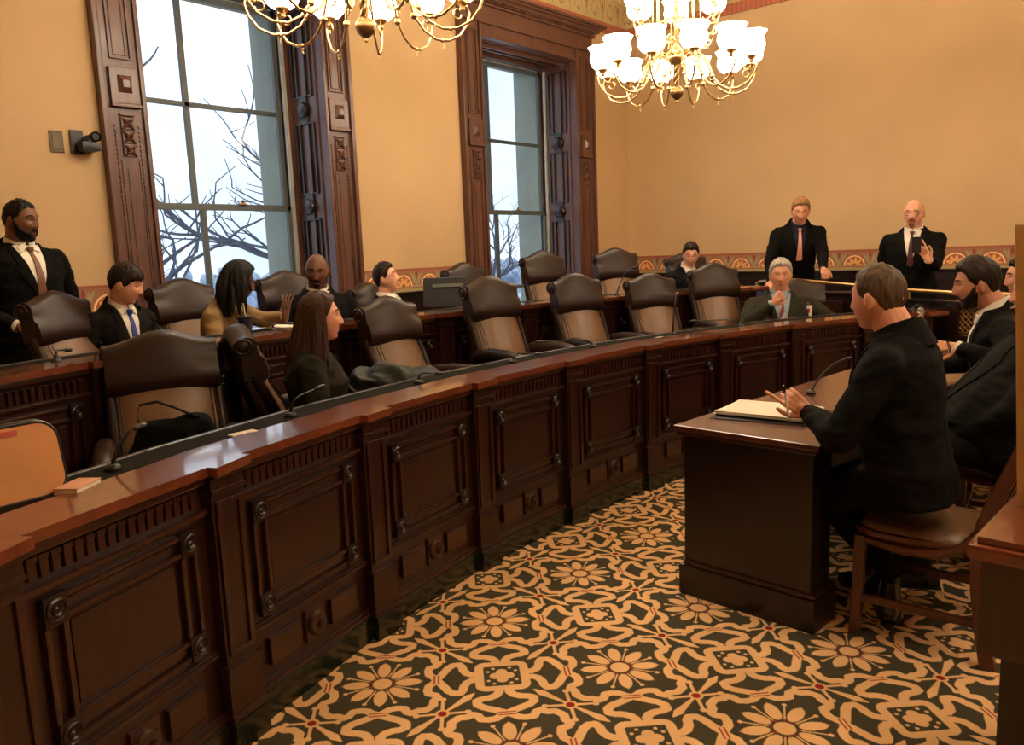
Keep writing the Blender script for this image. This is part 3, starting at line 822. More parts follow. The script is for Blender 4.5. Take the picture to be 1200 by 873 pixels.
chair('empty brown leather armchair behind the monitor', 541, 306, 8.25, -92, g2, .30)
chair('empty brown leather armchair in front of the right window', 634, 292, 8.2, -106, g2, .30)
chair('empty brown leather armchair in the corner under the plain wall', 720, 289, 8.2, -120, g2, .30)
chair('brown leather armchair behind the dark-haired man in the back row', 802, 294, 8.3, -120, g2, .30)

# ------------------------------------------------------------------ chandeliers
def make_chandelier(label, loc):
    t = thing('chandelier', label, 'chandelier', loc, 0, 'brass chandeliers'); B, BD = M['brass'], M['brass_dark']
    # origin at the finial tip; z measured up from it
    m = MB().lathe([(.004, 0), (.012, .01), (.008, .025), (.02, .03), (.05, .055), (.062, .085), (.058, .115), (.035, .14), (.018, .15)], n=18)
    m.build('finial', BD, t, True)
    m = MB()
    for k in range(3):
        m.tube([V((.016*cos(a), .016*sin(a), .14 + .2*i/12)) for i in range(13) for a in [i*.55 + k*2*pi/3]], .012, 6)
    m.build('twisted_stem', BD, t, True)
    MB().lathe([(.02, .33), (.05, .34), (.085, .37), (.095, .41), (.075, .45), (.04, .48), (.028, .52), (.028, .70), (.05, .73), (.028, .76), (.024, 1.25), (.05, 1.28), (.03, 1.31), (.018, 1.34), (.018, ZC - loc[2] - .04), (.1, ZC - loc[2] - .03), (.1, ZC - loc[2])], n=16).build('central_stem', B, t, True)
    m = MB()
    for z, r in ((.50, .30), (1.02, .24)):
        m.tube([V((r*cos(2*pi*i/28), r*sin(2*pi*i/28), z)) for i in range(29)], .008, 6)
        for k in range(6):
            a = pi/3*k + .2; m.tube([V((.03*cos(a), .03*sin(a), z + .04)), V((r*.6*cos(a), r*.6*sin(a), z + .06)), V((r*cos(a), r*sin(a), z))], .006, 6)
    m.build('hoop', B, t, True)
    for k in range(12):
        a = 2*pi*k/12 + .2; r = .22 if k % 2 else .15; d = V((cos(a), sin(a), 0))
        MB().tube([d*(r + .08) + V((0, 0, .42)), d*r + V((0, 0, .55)), d*r + V((0, 0, 1.0)), d*(r*.7) + V((0, 0, 1.2)), V((0, 0, 1.3))], .0055, 6).build('cage_rod', B, t, True)
    sh = MB()
    outer = [(.036, 0), (.070, .006), (.102, .035), (.115, .075), (.110, .115), (.102, .135), (.108, .16), (.122, .184), (.127, .194)]
    inner = [(r - .005, z + .002) for r, z in outer[::-1]]
    rings = []
    for r, z in outer + inner:
        rings.append([V(((r + (.006*cos(8*2*pi*k/32)) * (z/.18)**2) * cos(2*pi*k/32), (r + (.006*cos(8*2*pi*k/32)) * (z/.18)**2) * sin(2*pi*k/32), z)) for k in range(32)])
    sh.loft(rings)
    SH = sh.mesh('glass_shade', True); SH.materials.append(M['shade'])
    cup = MB().lathe([(.012, -.06), (.02, -.05), (.014, -.035), (.03, -.02), (.046, -.005), (.046, .004), (.02, .008)], n=14).mesh('shade_holder', True); cup.materials.append(B)
    arm = MB()
    def arc(c, r, a0, a1, n=10): return [V((c[0] + r*cos(radians(a0 + (a1-a0)*i/n)), 0, c[1] + r*sin(radians(a0 + (a1-a0)*i/n)))) for i in range(n + 1)]
    pth = [V((.07, 0, .40)), V((.16, 0, .42)), V((.25, 0, .38)), V((.30, 0, .28)), V((.335, 0, .18)), V((.39, 0, .11)), V((.47, 0, .065)), V((.56, 0, .065)), V((.645, 0, .105)), V((.70, 0, .18)), V((.72, 0, .25)), V((.70, 0, .29)), V((.665, 0, .275)), V((.665, 0, .30))]
    arm.tube(pth, .0085, 7)
    arm.tube(arc((.255, .30), .045, -20, 300), .006, 6); arm.tube(arc((.63, .235), .03, 0, -290), .005, 6)
    arm.sph((.325, 0, .19), .022, n=10, m=6); arm.sph((.515, 0, .062), .014, n=8, m=5)
    for i in range(2): arm.tube([V((.515, 0, .05)), V((.515, .008*(-1)**i, .035)), V((.515 + .008, 0, .022)), V((.515, -.006, .01)), V((.515 - .007, 0, .02))], .003, 5)
    ARM = arm.mesh('lamp_arm', True); ARM.materials.append(B)
    for k in range(12):
        a = radians(-28.7 - 20 + 30*k + 180)
        for nm, me in (('lamp_arm', ARM), ('shade_holder', cup), ('glass_shade', SH)):
            o = bpy.data.objects.new(nm, me); COL.objects.link(o)
            if nm == 'lamp_arm': o.parent = t; o.rotation_euler = (0, 0, a); A = o
            else: o.parent = A; o.location = (.668, 0, .315)
    arm2 = MB(); arm2.tube([V((.03, 0, .74)), V((.14, 0, .70)), V((.24, 0, .66)), V((.33, 0, .62)), V((.40, 0, .62)), V((.43, 0, .68)), V((.42, 0, .74)), V((.385, 0, .76)), V((.385, 0, .79))], .008, 7)
    arm2.tube(arc((.30, .70), .04, 200, 500), .005, 6); arm2.tube([V((.40, 0, .62)), V((.36, 0, .55)), V((.30, 0, .50))], .006, 6)
    ARM2 = arm2.mesh('upper_arm', True); ARM2.materials.append(B)
    for k in range(6):
        o = bpy.data.objects.new('upper_arm', ARM2); COL.objects.link(o); o.parent = t; o.rotation_euler = (0, 0, radians(28.7 + 180 + 60*k))
        for nm, me in (('shade_holder', cup), ('glass_shade', SH)):
            q = bpy.data.objects.new(nm, me); COL.objects.link(q); q.parent = o; q.location = (.385, 0, .80)
    return t
c0 = make_chandelier('brass chandelier with lit frosted shades near the corner', (6.70, 3.72, 2.85))
c1 = copy_tree(c0); c1.location = (3.27, 3.92, 2.85); c1['label'] = 'brass chandelier cut by the top edge between the windows'
c2_ = copy_tree(c0); c2_.location = (6.7, -.6, 2.9); c2_['label'] = 'brass chandelier over the public side, outside the photo'
c3_ = copy_tree(c0); c3_.location = (2.6, -.9, 2.9); c3_['label'] = 'brass chandelier behind and above the photographer'

# ------------------------------------------------------------------ witness table
TU = V((.997, -.075, 0)); TR = atan2(TU.y, TU.x)
tb = thing('witness_table', 'dark wooden witness table with papers on it', 'table', (2.985, 1.060, .02), TR)
WV, W = M['wood_v'], M['wood']
def end_panel(x0, x1):
    m = MB().box(x0, x1, .03, .615, -.02, .72, .003)
    e = m.build('end_panel', M['wood_dark'], tb); z_ = -.02
    MB().box(x0 - .02, x1 + .02, .005, .635, -.02, .12, .008).build('plinth', M['wood_dark'], e)
    MB().box(x0 - .012, x1 + .012, .008, .615, .12, .14, .006).build('plinth_moulding', W, e)
end_panel(.025, .20); end_panel(3.0, 3.18)
MB().box(.2, 3.0, .54, .57, .12, .715).build('modesty_panel', M['wood_dark'], tb)
MB().box(-.005, 3.22, -.005, .655, .735, .76, .008).build('table_top', M['wood_table'], tb)
MB().box(.008, 3.21, .008, .642, .715, .735, .005).build('top_moulding', W, tb)
def on_table(x, y, z=.781): c, s = cos(TR), sin(TR); return V((2.985 + x*c - y*s, 1.065 + x*s + y*c, z))

def papers(name, label, p, rz, n, w, l, cat='papers', curl=.004, m=None):
    t = thing(name, label, cat, p, rz)
    random.seed(n + 3)
    for i in range(n):
        mb = MB(); dx, dy, a = random.uniform(-.006, .006), random.uniform(-.006, .006), random.uniform(-.03, .03)
        Mx = Matrix.Rotation(a, 4, 'Z') @ Matrix.Translation((dx, dy, i * .0022)); mb.M = Mx
        rings = []
        for k in range(7):
            x = -w/2 + w*k/6; zc = curl * (abs(x)/(w/2))**3
            rings.append([V((x, -l/2, zc)), V((x, l/2, zc)), V((x, l/2, zc + .0015)), V((x, -l/2, zc + .0015))])
        mb.loft(rings); mb.build('sheet', m or M['paper'], t)
    return t
papers('paper_stack', 'open stack of white papers under the writing hand', on_table(.43, .42, .7875), TR + .12, 7, .30, .40)
papers('dark_folder', 'dark folder beneath the papers on the witness table', on_table(.42, .40, .7805), TR + .18, 2, .36, .45, 'folder', 0, M['black_plastic'])
papers('yellow_pad', 'yellow-edged pad showing behind the white papers on the witness table', on_table(.45, .47, .7855), TR + .2, 1, .28, .34, 'notepad', 0, mat('pale_yellow', (226, 204, 120), .7))

# gooseneck microphones
def mic(label, base, tip_dir, h, bend, group='gooseneck microphones', cat='microphone', L=None):
    t = thing('gooseneck_microphone', label, cat, base, 0, group)
    MB().lathe([(.024, 0), (.026, .006), (.022, .014), (.012, .02)], n=14).build('mic_base', M['black_plastic'], t, True)
    d = V((cos(radians(tip_dir)), sin(radians(tip_dir)), 0)); pts = [V((0, 0, .015)) + d * (bend * (f**1.15 if h > .06 else f**2 * .5 + f * .5)) + V((0, 0, (h * sin(f * pi/2)) if h > .06 else h * f + .045 * (1 - (1 - min(1, f*2.2))**2) * (1 - .55*f))) for f in [i/10 for i in range(11)]]
    MB().tube(pts, [.0075, .007, .0055, .005, .0045, .004, .004, .004, .004, .004, .004], 8).build('gooseneck', M['black_metal'], t, True)
    e = pts[-1]; q = (pts[-1] - pts[-2]).normalized()
    MB().cap(e, .009, e + q * .035, .0095, 10, 3).build('mic_head', M['black_plastic'], t, True)
    return t
def desk_pt(px, R_, z): p = circ_px(px, R_); return V((p.x, p.y, z))
def front_R(px, add=.21):
    a = ang_of(circ_px(px, 5.9)); return interp_(list(zip(A1, RL)), a) + add
def interp_(T, a):
    for (a0, v0), (a1, v1) in zip(T, T[1:]):
        if a <= a1: return v0 + (v1 - v0) * (a - a0) / (a1 - a0)
    return T[-1][1]
def mic_px(label, bpx, bR, z, tpx, tpy, **k):
    if bR < 6.5: bR = front_R(bpx)
    """base on the ring of radius bR seen at column bpx; tip at pixel (tpx,tpy)"""
    b = desk_pt(bpx, bR, z); d = hypot(b.x, b.y)
    r = px_ray(tpx, tpy); tip = EYE + r * (d * k.get('k', 1.02) / hypot(r.x, r.y)); v = tip - b
    return mic(label, b, math.degrees(atan2(v.y, v.x)), max(0., v.z - .02), hypot(v.x, v.y))
mic_px('slim gooseneck microphone beside the tan case', 103, 5.98, .944, 158, 500)
mic_px('gooseneck microphone in front of the dark-haired woman', 325, 5.98, .944, 371, 460)
mic_px('gooseneck microphone bent low in front of the olive jacket', 482, 5.98, .944, 512, 449)
mic_px('gooseneck microphone lying low before the fourth armchair', 596, 5.98, .944, 628, 424)
mic_px('gooseneck microphone lying low with round head before the middle armchair', 693, 5.98, .944, 636, 408)
mic_px('upright thin microphone before the sixth armchair', 788, 5.98, .944, 793, 344)
mic_px('low gooseneck microphone before the chair beside the grey-haired man', 868, 5.98, .944, 815, 380)
mic_px('slanting microphone on the back desk by the right window', 722, 7.36, 1.144, 742, 313)
mic_px('low microphone on the back desk at the far left', 50, 7.36, 1.144, 78, 414)
mic_px('low microphone on the back desk beside the woman in tan', 312, 7.36, 1.144, 338, 384)
mic_px('dark microphone at the right end of the front desk', 1072, 6.0, .944, 1096, 360)
b = on_table(1.0, .48); mic('gooseneck microphone on the witness table', b, -20, .14, .26)

# ------------------------------------------------------------------ things on the front desk
cs = thing('portfolio_case', 'tan zipped portfolio case standing on the desk at far left', 'case', at_z(82, 574, .945), 0)
d0 = at_z(-20, 600, .945) - at_z(82, 574, .945); cs.rotation_euler = (0, 0, atan2(-d0.y, -d0.x))
def rr(x0, x1, z0, z1, r, n=6):
    pts = []
    for cx_, cz_, a0 in ((x1 - r, z0 + r, -90), (x1 - r, z1 - r, 0), (x0 + r, z1 - r, 90), (x0 + r, z0 + r, 180)):
        for i in range(n + 1): a = radians(a0 + 90*i/n); pts.append((cx_ + r*cos(a), cz_ + r*sin(a)))
    return pts
pr = rr(-.42, 0, .0, .200, .05)
m = MB(); leanb = .22
def cp(x, z, y): return V((x, y + z*leanb, z))
m.loft([[cp(x*.985 + (-.2)*.015, z*.97 + .003, .0) for x, z in pr], [cp(x, z, .012) for x, z in pr], [cp(x, z, .035) for x, z in pr], [cp(x*.98 - .004, z*.97 + .003, .045) for x, z in pr]])
body = m.build('case_body', mat('tan_leather', (206, 142, 82), .5, var=.12, scale=6, bump=.15, bscale=14), cs, True, angle=50)
m = MB(); m.tube([cp(x, z, .006) for x, z in pr + pr[:1]], .006, 6); m.tube([cp(x, z, .040) for x, z in pr + pr[:1]], .006, 6); m.build('zip_edge', M['black_plastic'], cs, True)
m = MB().loft([[cp(x, z, y) for x, z in ((-.33, .176), (-.10, .176), (-.10, .190), (-.33, .190))] for y in (-.003, .002)]); m.build('red_label_strip', mat('red_strip', (196, 84, 66), .6), cs)
m = MB().loft([[cp(x, z, y) for x, z in ((-.33, .152), (-.15, .152), (-.15, .173), (-.33, .173))] for y in (-.003, .002)]); m.build('paper_label', mat('manila_label', (206, 176, 122), .7), cs)

wl_ = thing('pocket_notebook', 'small pinkish notebook beside the microphone foot', 'notebook', at_z(92, 574, .944), radians(35))
MB().box(-.055, .055, -.035, .035, 0, .006, .002).build('back_cover', mat('pink_cover', (206, 150, 118), .6), wl_)
MB().box(-.053, .053, -.033, .033, .006, .016).build('pages', M['paper'], wl_)
MB().box(-.055, .055, -.035, .035, .016, .020, .002).build('front_cover', bpy.data.materials['pink_cover'], wl_)
tag(MB().box(-.05, .05, -.02, .02, 0, .008, .002).build('name_card', M['paper_lined']), 'small white card on the desk before the sideways chair', 'card').location = at_z(285, 509, .944)
tag(MB().box(-.04, .04, -.03, .03, 0, .006, .002).build('folded_card', M['paper_lined']), 'pale card lying at the foot of the upright microphone', 'card').location = at_z(775, 396, .944)

# black handbag on chair one
cloth_black = mat('black_fabric', (11, 10, 9), .9, var=.2, scale=20, bump=.3, bscale=40, spec=.1)
hb = thing('black_bag', 'black cloth bag with a loop handle on the nearest armchair', 'bag', (0, 0, 0))
pb = at_depth(205, 512, 3.05); hb.location = (pb.x, pb.y, .80)
mb = MB(); rv = px_ray(205, 510); az = atan2(rv.y, rv.x) - pi/2; hb.rotation_euler = (0, 0, az)
mb.sph((0, 0, .06), .165, .09, .13); mb.sph((.05, .01, .10), .12, .08, .09); mb.sph((-.08, 0, .03), .11, .08, .10); mb.box(-.15, .16, -.08, .08, -.25, .05)
me = remesh(mb, .012, 3, lambda p: p + V((noise.noise(p*9), noise.noise(p*9 + V((5, 0, 0))), noise.noise(p*9 + V((0, 7, 0))))) * .022 + V((0, -1, .6)) * noise.noise(p * 26) * .008)
link('bag_body', me, cloth_black, hb)
m = MB(); path = [(-.10, -.02, .13), (-.125, -.03, .20), (-.11, -.03, .245), (-.05, -.02, .25), (.01, -.02, .22), (.06, -.02, .19), (.10, -.01, .17)]
m.loft([[V(p) + V((0, w, 0)) + V((0, 0, e)) for w, e in ((-.014, 0), (.014, 0), (.014, .006), (-.014, .006))] for p in path]); m.build('handle', cloth_black, hb, True)
m = MB().box(-.155, -.14, -.095, -.088, .035, .075); m.build('white_tag', M['paper'], hb)

# olive jacket heaped on the third chair
jk = thing('olive_jacket', 'dark olive jacket heaped over the armchair right of the woman', 'jacket', (0, 0, 0))
pj = at_depth(464, 452, 4.15); jk.location = (pj.x, pj.y, .90); rv = px_ray(462, 455); jk.rotation_euler = (0, 0, atan2(rv.y, rv.x) - pi/2)
mb = MB(); mb.sph((-.04, 0, .02), .17, .15, .10); mb.sph((-.17, -.02, -.03), .09, .11, .13); mb.sph((.12, .02, .02), .18, .12, .05); mb.sph((.24, 0, -.02), .12, .1, .05); mb.sph((-.03, -.06, -.12), .2, .1, .16); mb.sph((.14, -.04, -.08), .16, .1, .10)
def rip(p):
    r = sin(p.x*46 + p.z*40 + noise.noise(p*6)*5) * .011
    return p + V((0, -.4, 1)) * (r + noise.noise(p*11) * .016)
link('jacket_shell', remesh(mb, .010, 2, rip), mat('olive_shell', (28, 28, 21), .55, var=.2, scale=12, bump=.3, bscale=40, spec=.3), jk)
mb = MB(); mb.tube([(.05, -.10, .03), (.12, -.12, .02), (.2, -.11, -.01), (.3, -.08, -.03)], .006, 6).build('zip', M['steel'], jk, True)

# monitor on the back desk
mo = thing('computer_monitor', 'black computer monitor seen from behind on the back desk', 'monitor', (0, 0, 0))
pm = at_depth(522, 366, 6.35); rv = px_ray(522, 366); mo.location = (pm.x, pm.y, 1.15); mo.rotation_euler = (0, 0, atan2(rv.y, rv.x) - pi/2 - .12)
mo.location.z = 1.145
m = MB(); tl = .25
m.loft([[V((x, y0 + z*tl, z)) for x, z in rr(-.175, .175, .005, .235, .008, 2)] for y0 in (0, .035)]); m.build('housing', M['black_plastic'], mo, bevel=.003)
m = MB(); m.loft([[V((x, y0 + z*tl, z)) for x, z in rr(-.10, .15, .160, .185, .01, 3)] for y0 in (-.012, .002)]); m.build('back_grip', mat('grey_grip', (96, 96, 92), .4), mo)
MB().loft([[V((x, y0 + z*tl, z)) for x, z in rr(-.16, .16, .02, .22, .004, 2)] for y0 in (.034, .037)]).build('screen', mat('screen_dark', (14, 16, 20), .15), mo)
MB().box(-.1, .1, 0, .14, -.001, .008, .003).build('foot', M['black_plastic'], mo)

# dark blue cup and papers by the woman in tan
cu = thing('blue_cup', 'dark blue paper cup with a straw beside the woman in tan', 'cup', desk_pt(281, 7.38, 1.147))
MB().lathe([(.030, 0), (.031, .003), (.042, .095), (.044, .10), (.040, .10), (.038, .09)], n=18).build('cup_body', mat('navy_card', (28, 32, 56), .5), cu, True)
MB().tube([(.01, 0, .02), (-.005, 0, .18)], .003, 6).build('straw', M['paper'], cu)
papers('paper_stack', 'white papers on the back desk before the bald seated man', desk_pt(330, 7.44, 1.147), .4, 3, .2, .28)

# wall devices
wc = thing('wall_camera', 'small black camera on a bracket on the wall beside the left window', 'camera', (2.47, YA, 2.46))
MB().box(-.09, .0, -.02, 0, -.08, .09, .006).build('bracket', M['black_plastic'], wc)
m = MB().box(-.06, .07, -.14, -.02, -.065, .0, .02); m.sph((0.005, -.09, .0), .05, .05, .05); m.build('camera_body', M['black_plastic'], wc, True)
m = MB().lathe([(.034, 0), (.036, .05), (.030, .055), (.024, .045), (.001, .045)], (.035, -.10, .035), 16, Matrix.Rotation(pi/2, 3, 'X')); l_ = m.build('lens', M['black_metal'], wc, True)
wp = thing('wall_plate', 'small dark metal plate on the wall left of the camera', 'wall plate', (2.29, YA, 2.46))
MB().box(-.045, .045, -.008, 0, -.075, .075, .003).build('plate', mat('bronze_plate', (84, 70, 46), .5, metal=.2), wp); MB().box(-.028, .028, -.013, -.008, -.05, .055, .002).build('rocker', mat('bronze_rocker', (100, 84, 56), .5, metal=.2), wp)

# ------------------------------------------------------------------ railing at the right
RQ = [at_depth(*q) for q in ((886, 330, 8.5), (933, 328, 7.95), (1000, 334, 7.5), (1066, 340, 6.95), (1119, 343, 6.5), (1181, 345, 6.15))]
RP = [V((q.x, q.y, 0)) for q in RQ]; RZ = [q.z for q in RQ]
RP += [RP[-1] + V((-.02, -.9, 0)), RP[-1] + V((0, -2.6, 0))]; RZ += [RZ[-1], RZ[-1]]
rl = thing('panelled_railing', 'dark wooden barrier with brass lattice panels under the brass rail', 'railing', (7.3, 1.85, 0))
off = V((-7.3, -1.85, 0))
for i in range(len(RP) - 1):
    a, b = RP[i], RP[i+1]; d = b - a; L = d.length; zt = min(RZ[i], RZ[i+1]) - .09
    Mx = Matrix.Translation(a + off) @ Matrix.Rotation(atan2(d.y, d.x), 4, 'Z')
    lat = i >= 4
    m = MB(); m.M = Mx; m.box(-.03, L + .01, -.03, .03, 0, .30 if lat else zt, .004)
    m.box(0, L, -.045, .045, zt, zt + .025, .006); m.box(0, L, -.04, .04, .72, .745, .005)
    if lat: m.box(-.05, .05, -.035, .035, 0, zt, .004); m.box(-.03, L, -.03, .03, .30, .74, .004)
    m.build('railing_panel', M['wood_dark'], rl)
    if not lat:
        m = MB(); m.M = Mx
        for s in (-1, 1):
            y0, y1 = (s*.03, s*.042) if s > 0 else (-.042, -.03)
            m.box(.08, L - .08, y0, y1, .80, zt - .06, .004); m.box(.08, L - .08, y0, y1, .12, .66, .004)
        m.build('raised_panel', M['wood_v'], rl)
    else:
        m = MB(); m.M = Mx; x = .05
        step = .045; za, zb = .77, zt - .02; H_ = zb - za
        k = -H_
        while k < L:
            for sg in (0, 1):
                pts = []
                x0_, x1_ = k, k + H_
                xa, xb = max(x0_, .05), min(x1_, L - .02)
                if xb > xa:
                    f = (lambda x: za + (x - k)) if sg == 0 else (lambda x: zb - (x - k))
                    m.tube([(xa, 0, f(xa)), (xb, 0, f(xb))], .0045, 4)
            k += step
        m.box(.05, L, -.008, .008, za - .012, za); m.box(.05, L, -.008, .008, zb, zb + .012)
        m.build('brass_lattice', M['brass_dark'], rl)
br_ = thing('brass_rail', 'long polished brass handrail above the wooden barrier', 'handrail', (7.3, 1.85, 0))
pts = [p + off + V((0, 0, z)) for p, z in zip(RP, RZ)]
pts = [pts[0] + V((0, 0, -.08)), pts[0] + V((.01, -.01, -.02))] + [pts[0] + (pts[1]-pts[0])*.12] + pts[1:]
MB().tube(pts, .017, 10).build('rail', M['brass'], br_, True)
m = MB()
for i in (1, 2, 3, 5, 6): p = RP[i] + off; m.tube([p + V((0, 0, RZ[i] - .09)), p + V((0, 0, RZ[i] - .01))], .009, 8); m.lathe([(.024, 0), (.024, .006), (.01, .014)], p + V((0, 0, RZ[i] - .09)), 12)
m.build('rail_bracket', M['brass'], br_, True)

# water bottle / decanter behind the witness
wb = thing('water_decanter', 'small clear glass decanter with stopper on the far end of the witness table', 'decanter', at_depth(1077, 392, 5.3)); wb.location.z = .944
wb.location = at_z(1078, 393, .781); wb.scale = (1.15, 1.15, 1.3)
gl = mat('clear_glass', (235, 240, 240), .05, trans=.9)
MB().lathe([(.03, 0), (.042, .01), (.045, .06), (.035, .09), (.018, .105), (.018, .125), (.022, .13)], n=18).build('flask', gl, wb, True)
MB().sph((0, 0, .15), .024, n=12, m=8).build('stopper', gl, wb, True)

# ------------------------------------------------------------------ wooden side chair at the witness table
def wood_chair(label, x, y, az):
    t = thing('wooden_side_chair', label, 'chair', (x, y, 0), radians(az - 90), 'wooden chairs at the witness table'); Wc = M['wood_chair']
    def ring(z, hx, y0, y1, k=20, e=.5):
        return [V((hx * abs(cos(a))**e * (1 if cos(a) >= 0 else -1), (y0+y1)/2 + (y1-y0)/2 * abs(sin(a))**e * (1 if sin(a) >= 0 else -1), z)) for a in [2*pi*i/k for i in range(k)]]
    MB().loft([ring(.405, .225, -.22, .24), ring(.425, .235, -.23, .25), ring(.44, .232, -.228, .248)]).build('seat_frame', Wc, t, True, angle=50)
    MB().loft([ring(.44, .21, -.2, .23), ring(.462, .20, -.19, .22), ring(.47, .14, -.12, .16)]).build('leather_seat', M['leather_lit'], t, True, angle=60)
    for s in (-1, 1):
        MB().loft([[V((s*.20 + dx, .20 + dy + f, z)) for dx, dy in ((-.02, -.02), (.02, -.02), (.02, .02), (-.02, .02))] for z, f in ((0, .015), (.2, .005), (.41, 0))]).build('front_leg', Wc, t, bevel=.004)
        path = [(0, -.255), (.12, -.235), (.28, -.215), (.43, -.205), (.55, -.225), (.70, -.275), (.85, -.335), (1.00, -.395)]
        MB().loft([[V((s*.215 + dx, yy + dy, z)) for dx, dy in ((-.018, -.026), (.018, -.026), (.018, .026), (-.018, .026))] for z, yy in path]).build('back_post', Wc, t, bevel=.004)
        MB().tube([(s*.225, .18, .40), (s*.235, .05, .39), (s*.235, -.08, .40), (s*.228, -.16, .44), (s*.22, -.22, .52), (s*.215, -.25, .60)], [.014, .018, .02, .02, .018, .012], 8).build('seat_brace', Wc, t, True)
        MB().box(s*.205 - .012, s*.205 + .012, -.25, .19, .14, .17, .004).build('side_stretcher', Wc, t)
    MB().box(-.20, .20, .185, .205, .20, .225, .004).build('front_stretcher', Wc, t)
    for k, (z0, yy) in enumerate(((.90, -.35), (.55, -.222))):
        m = MB(); m.loft([[V((x, yy - .03*(1 - (x/.2)**2) + dy, z0 + dz + (.02*(1 - (x/.2)**2) if k == 0 and dz > 0 else 0))) for dy, dz in ((-.011, 0), (.011, 0), (.011 - .03 * (k == 0), .09 if k == 0 else .05), (-.011 - .03 * (k == 0), .09 if k == 0 else .05))] for x in (-.2, -.12, -.04, .04, .12, .2)])
        m.build('back_rail', Wc, t, True, angle=40)
    for k in range(5):
        x = -.13 + .065*k; m = MB(); m.loft([[V((x + dx, yy + dy, z)) for dx, dy in ((-.016, -.006), (.016, -.006), (.016, .006), (-.016, .006))] for z, yy in ((.59, -.262), (.70, -.30), (.80, -.335), (.905, -.375))]); m.build('back_slat', Wc, t)
    return t
wood_chair('wooden side chair under the witness with leather seat', 3.325, .735, 90)
wood_chair('wooden side chair of the bearded man beyond the witness', 4.42, .62, 96)
wood_chair('wooden side chair of the heavy man at the right edge', 3.98, .26, 96)
wood_chair('wooden side chair of the furthest man at the right edge', 5.35, .60, 98)

# ------------------------------------------------------------------ foreground wooden stand, bottom right
fs = thing('wooden_stand', 'mahogany stand cut by the bottom right corner', 'stand', (2.24, .41, 0), radians(-3))
MB().box(0, .55, -.75, 0, .725, .765, .012).build('top', M['wood_top'], fs)
MB().box(.02, .53, -.73, -.02, .765, .785, .006).build('raised_top', M['wood_top'], fs)
MB().box(.03, .52, -.72, -.03, .46, .725, .006).build('apron', M['wood'], fs)
MB().box(.085, .47, -.66, -.075, 0, .46, .006).build('base', M['wood_dark'], fs)
MB().box(.06, .49, -.69, -.05, 0, .05, .006).build('foot_moulding', M['wood_dark'], fs)
bp_ = thing('beige_panel', 'beige upright panel at the right edge standing on the wooden stand', 'panel', (2.60, .348, .784), 0); bp_.rotation_euler = (radians(-3.2), 0, radians(-3))
beige = mat('beige_laminate', (202, 166, 108), .6, var=.06)
MB().box(-.02, .02, -.42, 0, .0, .80, .004).build('board', beige, bp_)
MB().box(-.024, -.02, -.40, -.02, .02, .78, .001).build('face_panel', beige, bp_)
MB().box(-.06, .06, -.36, -.06, 0, .015, .003).build('foot', beige, bp_)

# ------------------------------------------------------------------ people
def skin(name, col): 
    m = mat(name, col, .5, var=.06, scale=14, bump=.04, bscale=90, spec=.4)
    b = m.node_tree.nodes['Principled BSDF']; b.inputs['Subsurface Weight'].default_value = .08; b.inputs['Subsurface Radius'].default_value = (.01, .004, .002)
    return m
def hairm(name, col): return mat(name, col, .5, var=.4, scale=60, stretch=(1, 1, .12), bump=.5, bscale=90, spec=.2)
def clothm(name, col, **k): return mat(name, col, k.get('r', .85), var=.12, scale=10, bump=.12, bscale=260, spec=.12, sheen=k.get('sheen', 0.))
SK = {'light': skin('skin_light', (214, 150, 118)), 'fair': skin('skin_fair', (222, 160, 130)), 'brown': skin('skin_brown', (118, 76, 52)), 'dark': skin('skin_dark', (104, 68, 50)), 'olive': skin('skin_olive', (190, 130, 96))}
EYEW = mat('eye_white', (205, 195, 185), .3, var=.02); IRIS = mat('iris', (40, 26, 18), .2, var=.02)
LIP = {k: mat('lips_' + k, c, .45, var=.05) for k, c in dict(light=(176, 96, 84), fair=(190, 100, 92), brown=(92, 48, 40), dark=(84, 46, 42), olive=(160, 92, 76)).items()}
HAIR = {k: hairm('hair_' + k, c) for k, c in dict(black=(18, 15, 14), dark=(38, 26, 20), brown=(62, 38, 26), mid=(80, 62, 45), blond=(150, 112, 70), grey=(168, 158, 142), ginger=(128, 82, 54)).items()}
SUIT = {k: clothm('cloth_' + k, c) for k, c in dict(black=(13, 11, 9), charcoal=(21, 19, 16), brownblack=(26, 22, 17), olive=(36, 33, 24), tan=(150, 122, 84), greygreen=(48, 45, 35), cream=(206, 190, 160), white=(226, 218, 204), blue=(138, 152, 168), darkblue=(34, 38, 52)).items()}
TIE = {}
def tie_mat(k, c, c2=None, sc=60):
    m = mat('tie_' + k, c, .5, var=.15, scale=30)
    if c2:
        nt, n, l, b = nodes_of(m); w = n.new('ShaderNodeTexWave'); w.inputs['Scale'].default_value = sc; w.bands_direction = 'DIAGONAL'
        t = n.new('ShaderNodeTexCoord'); l.new(t.outputs['Object'], w.inputs['Vector']); r = n.new('ShaderNodeValToRGB'); r.color_ramp.interpolation = 'CONSTANT'
        r.color_ramp.elements[0].color = (*lin(c), 1); r.color_ramp.elements[1].color = (*lin(c2), 1); r.color_ramp.elements[1].position = .6
        l.new(w.outputs['Fac'], r.inputs['Fac']); l.new(r.outputs['Color'], b.inputs['Base Color'])
    TIE[k] = m
tie_mat('brown', (124, 78, 46), (96, 58, 34), 40); tie_mat('blue', (36, 60, 150)); tie_mat('pink', (224, 150, 130)); tie_mat('stripe', (110, 40, 38), (180, 160, 150), 9)
tie_mat('dark', (88, 36, 34), (50, 26, 28), 30); tie_mat('grey', (120, 118, 104), (90, 88, 80), 30); tie_mat('red', (160, 48, 40))

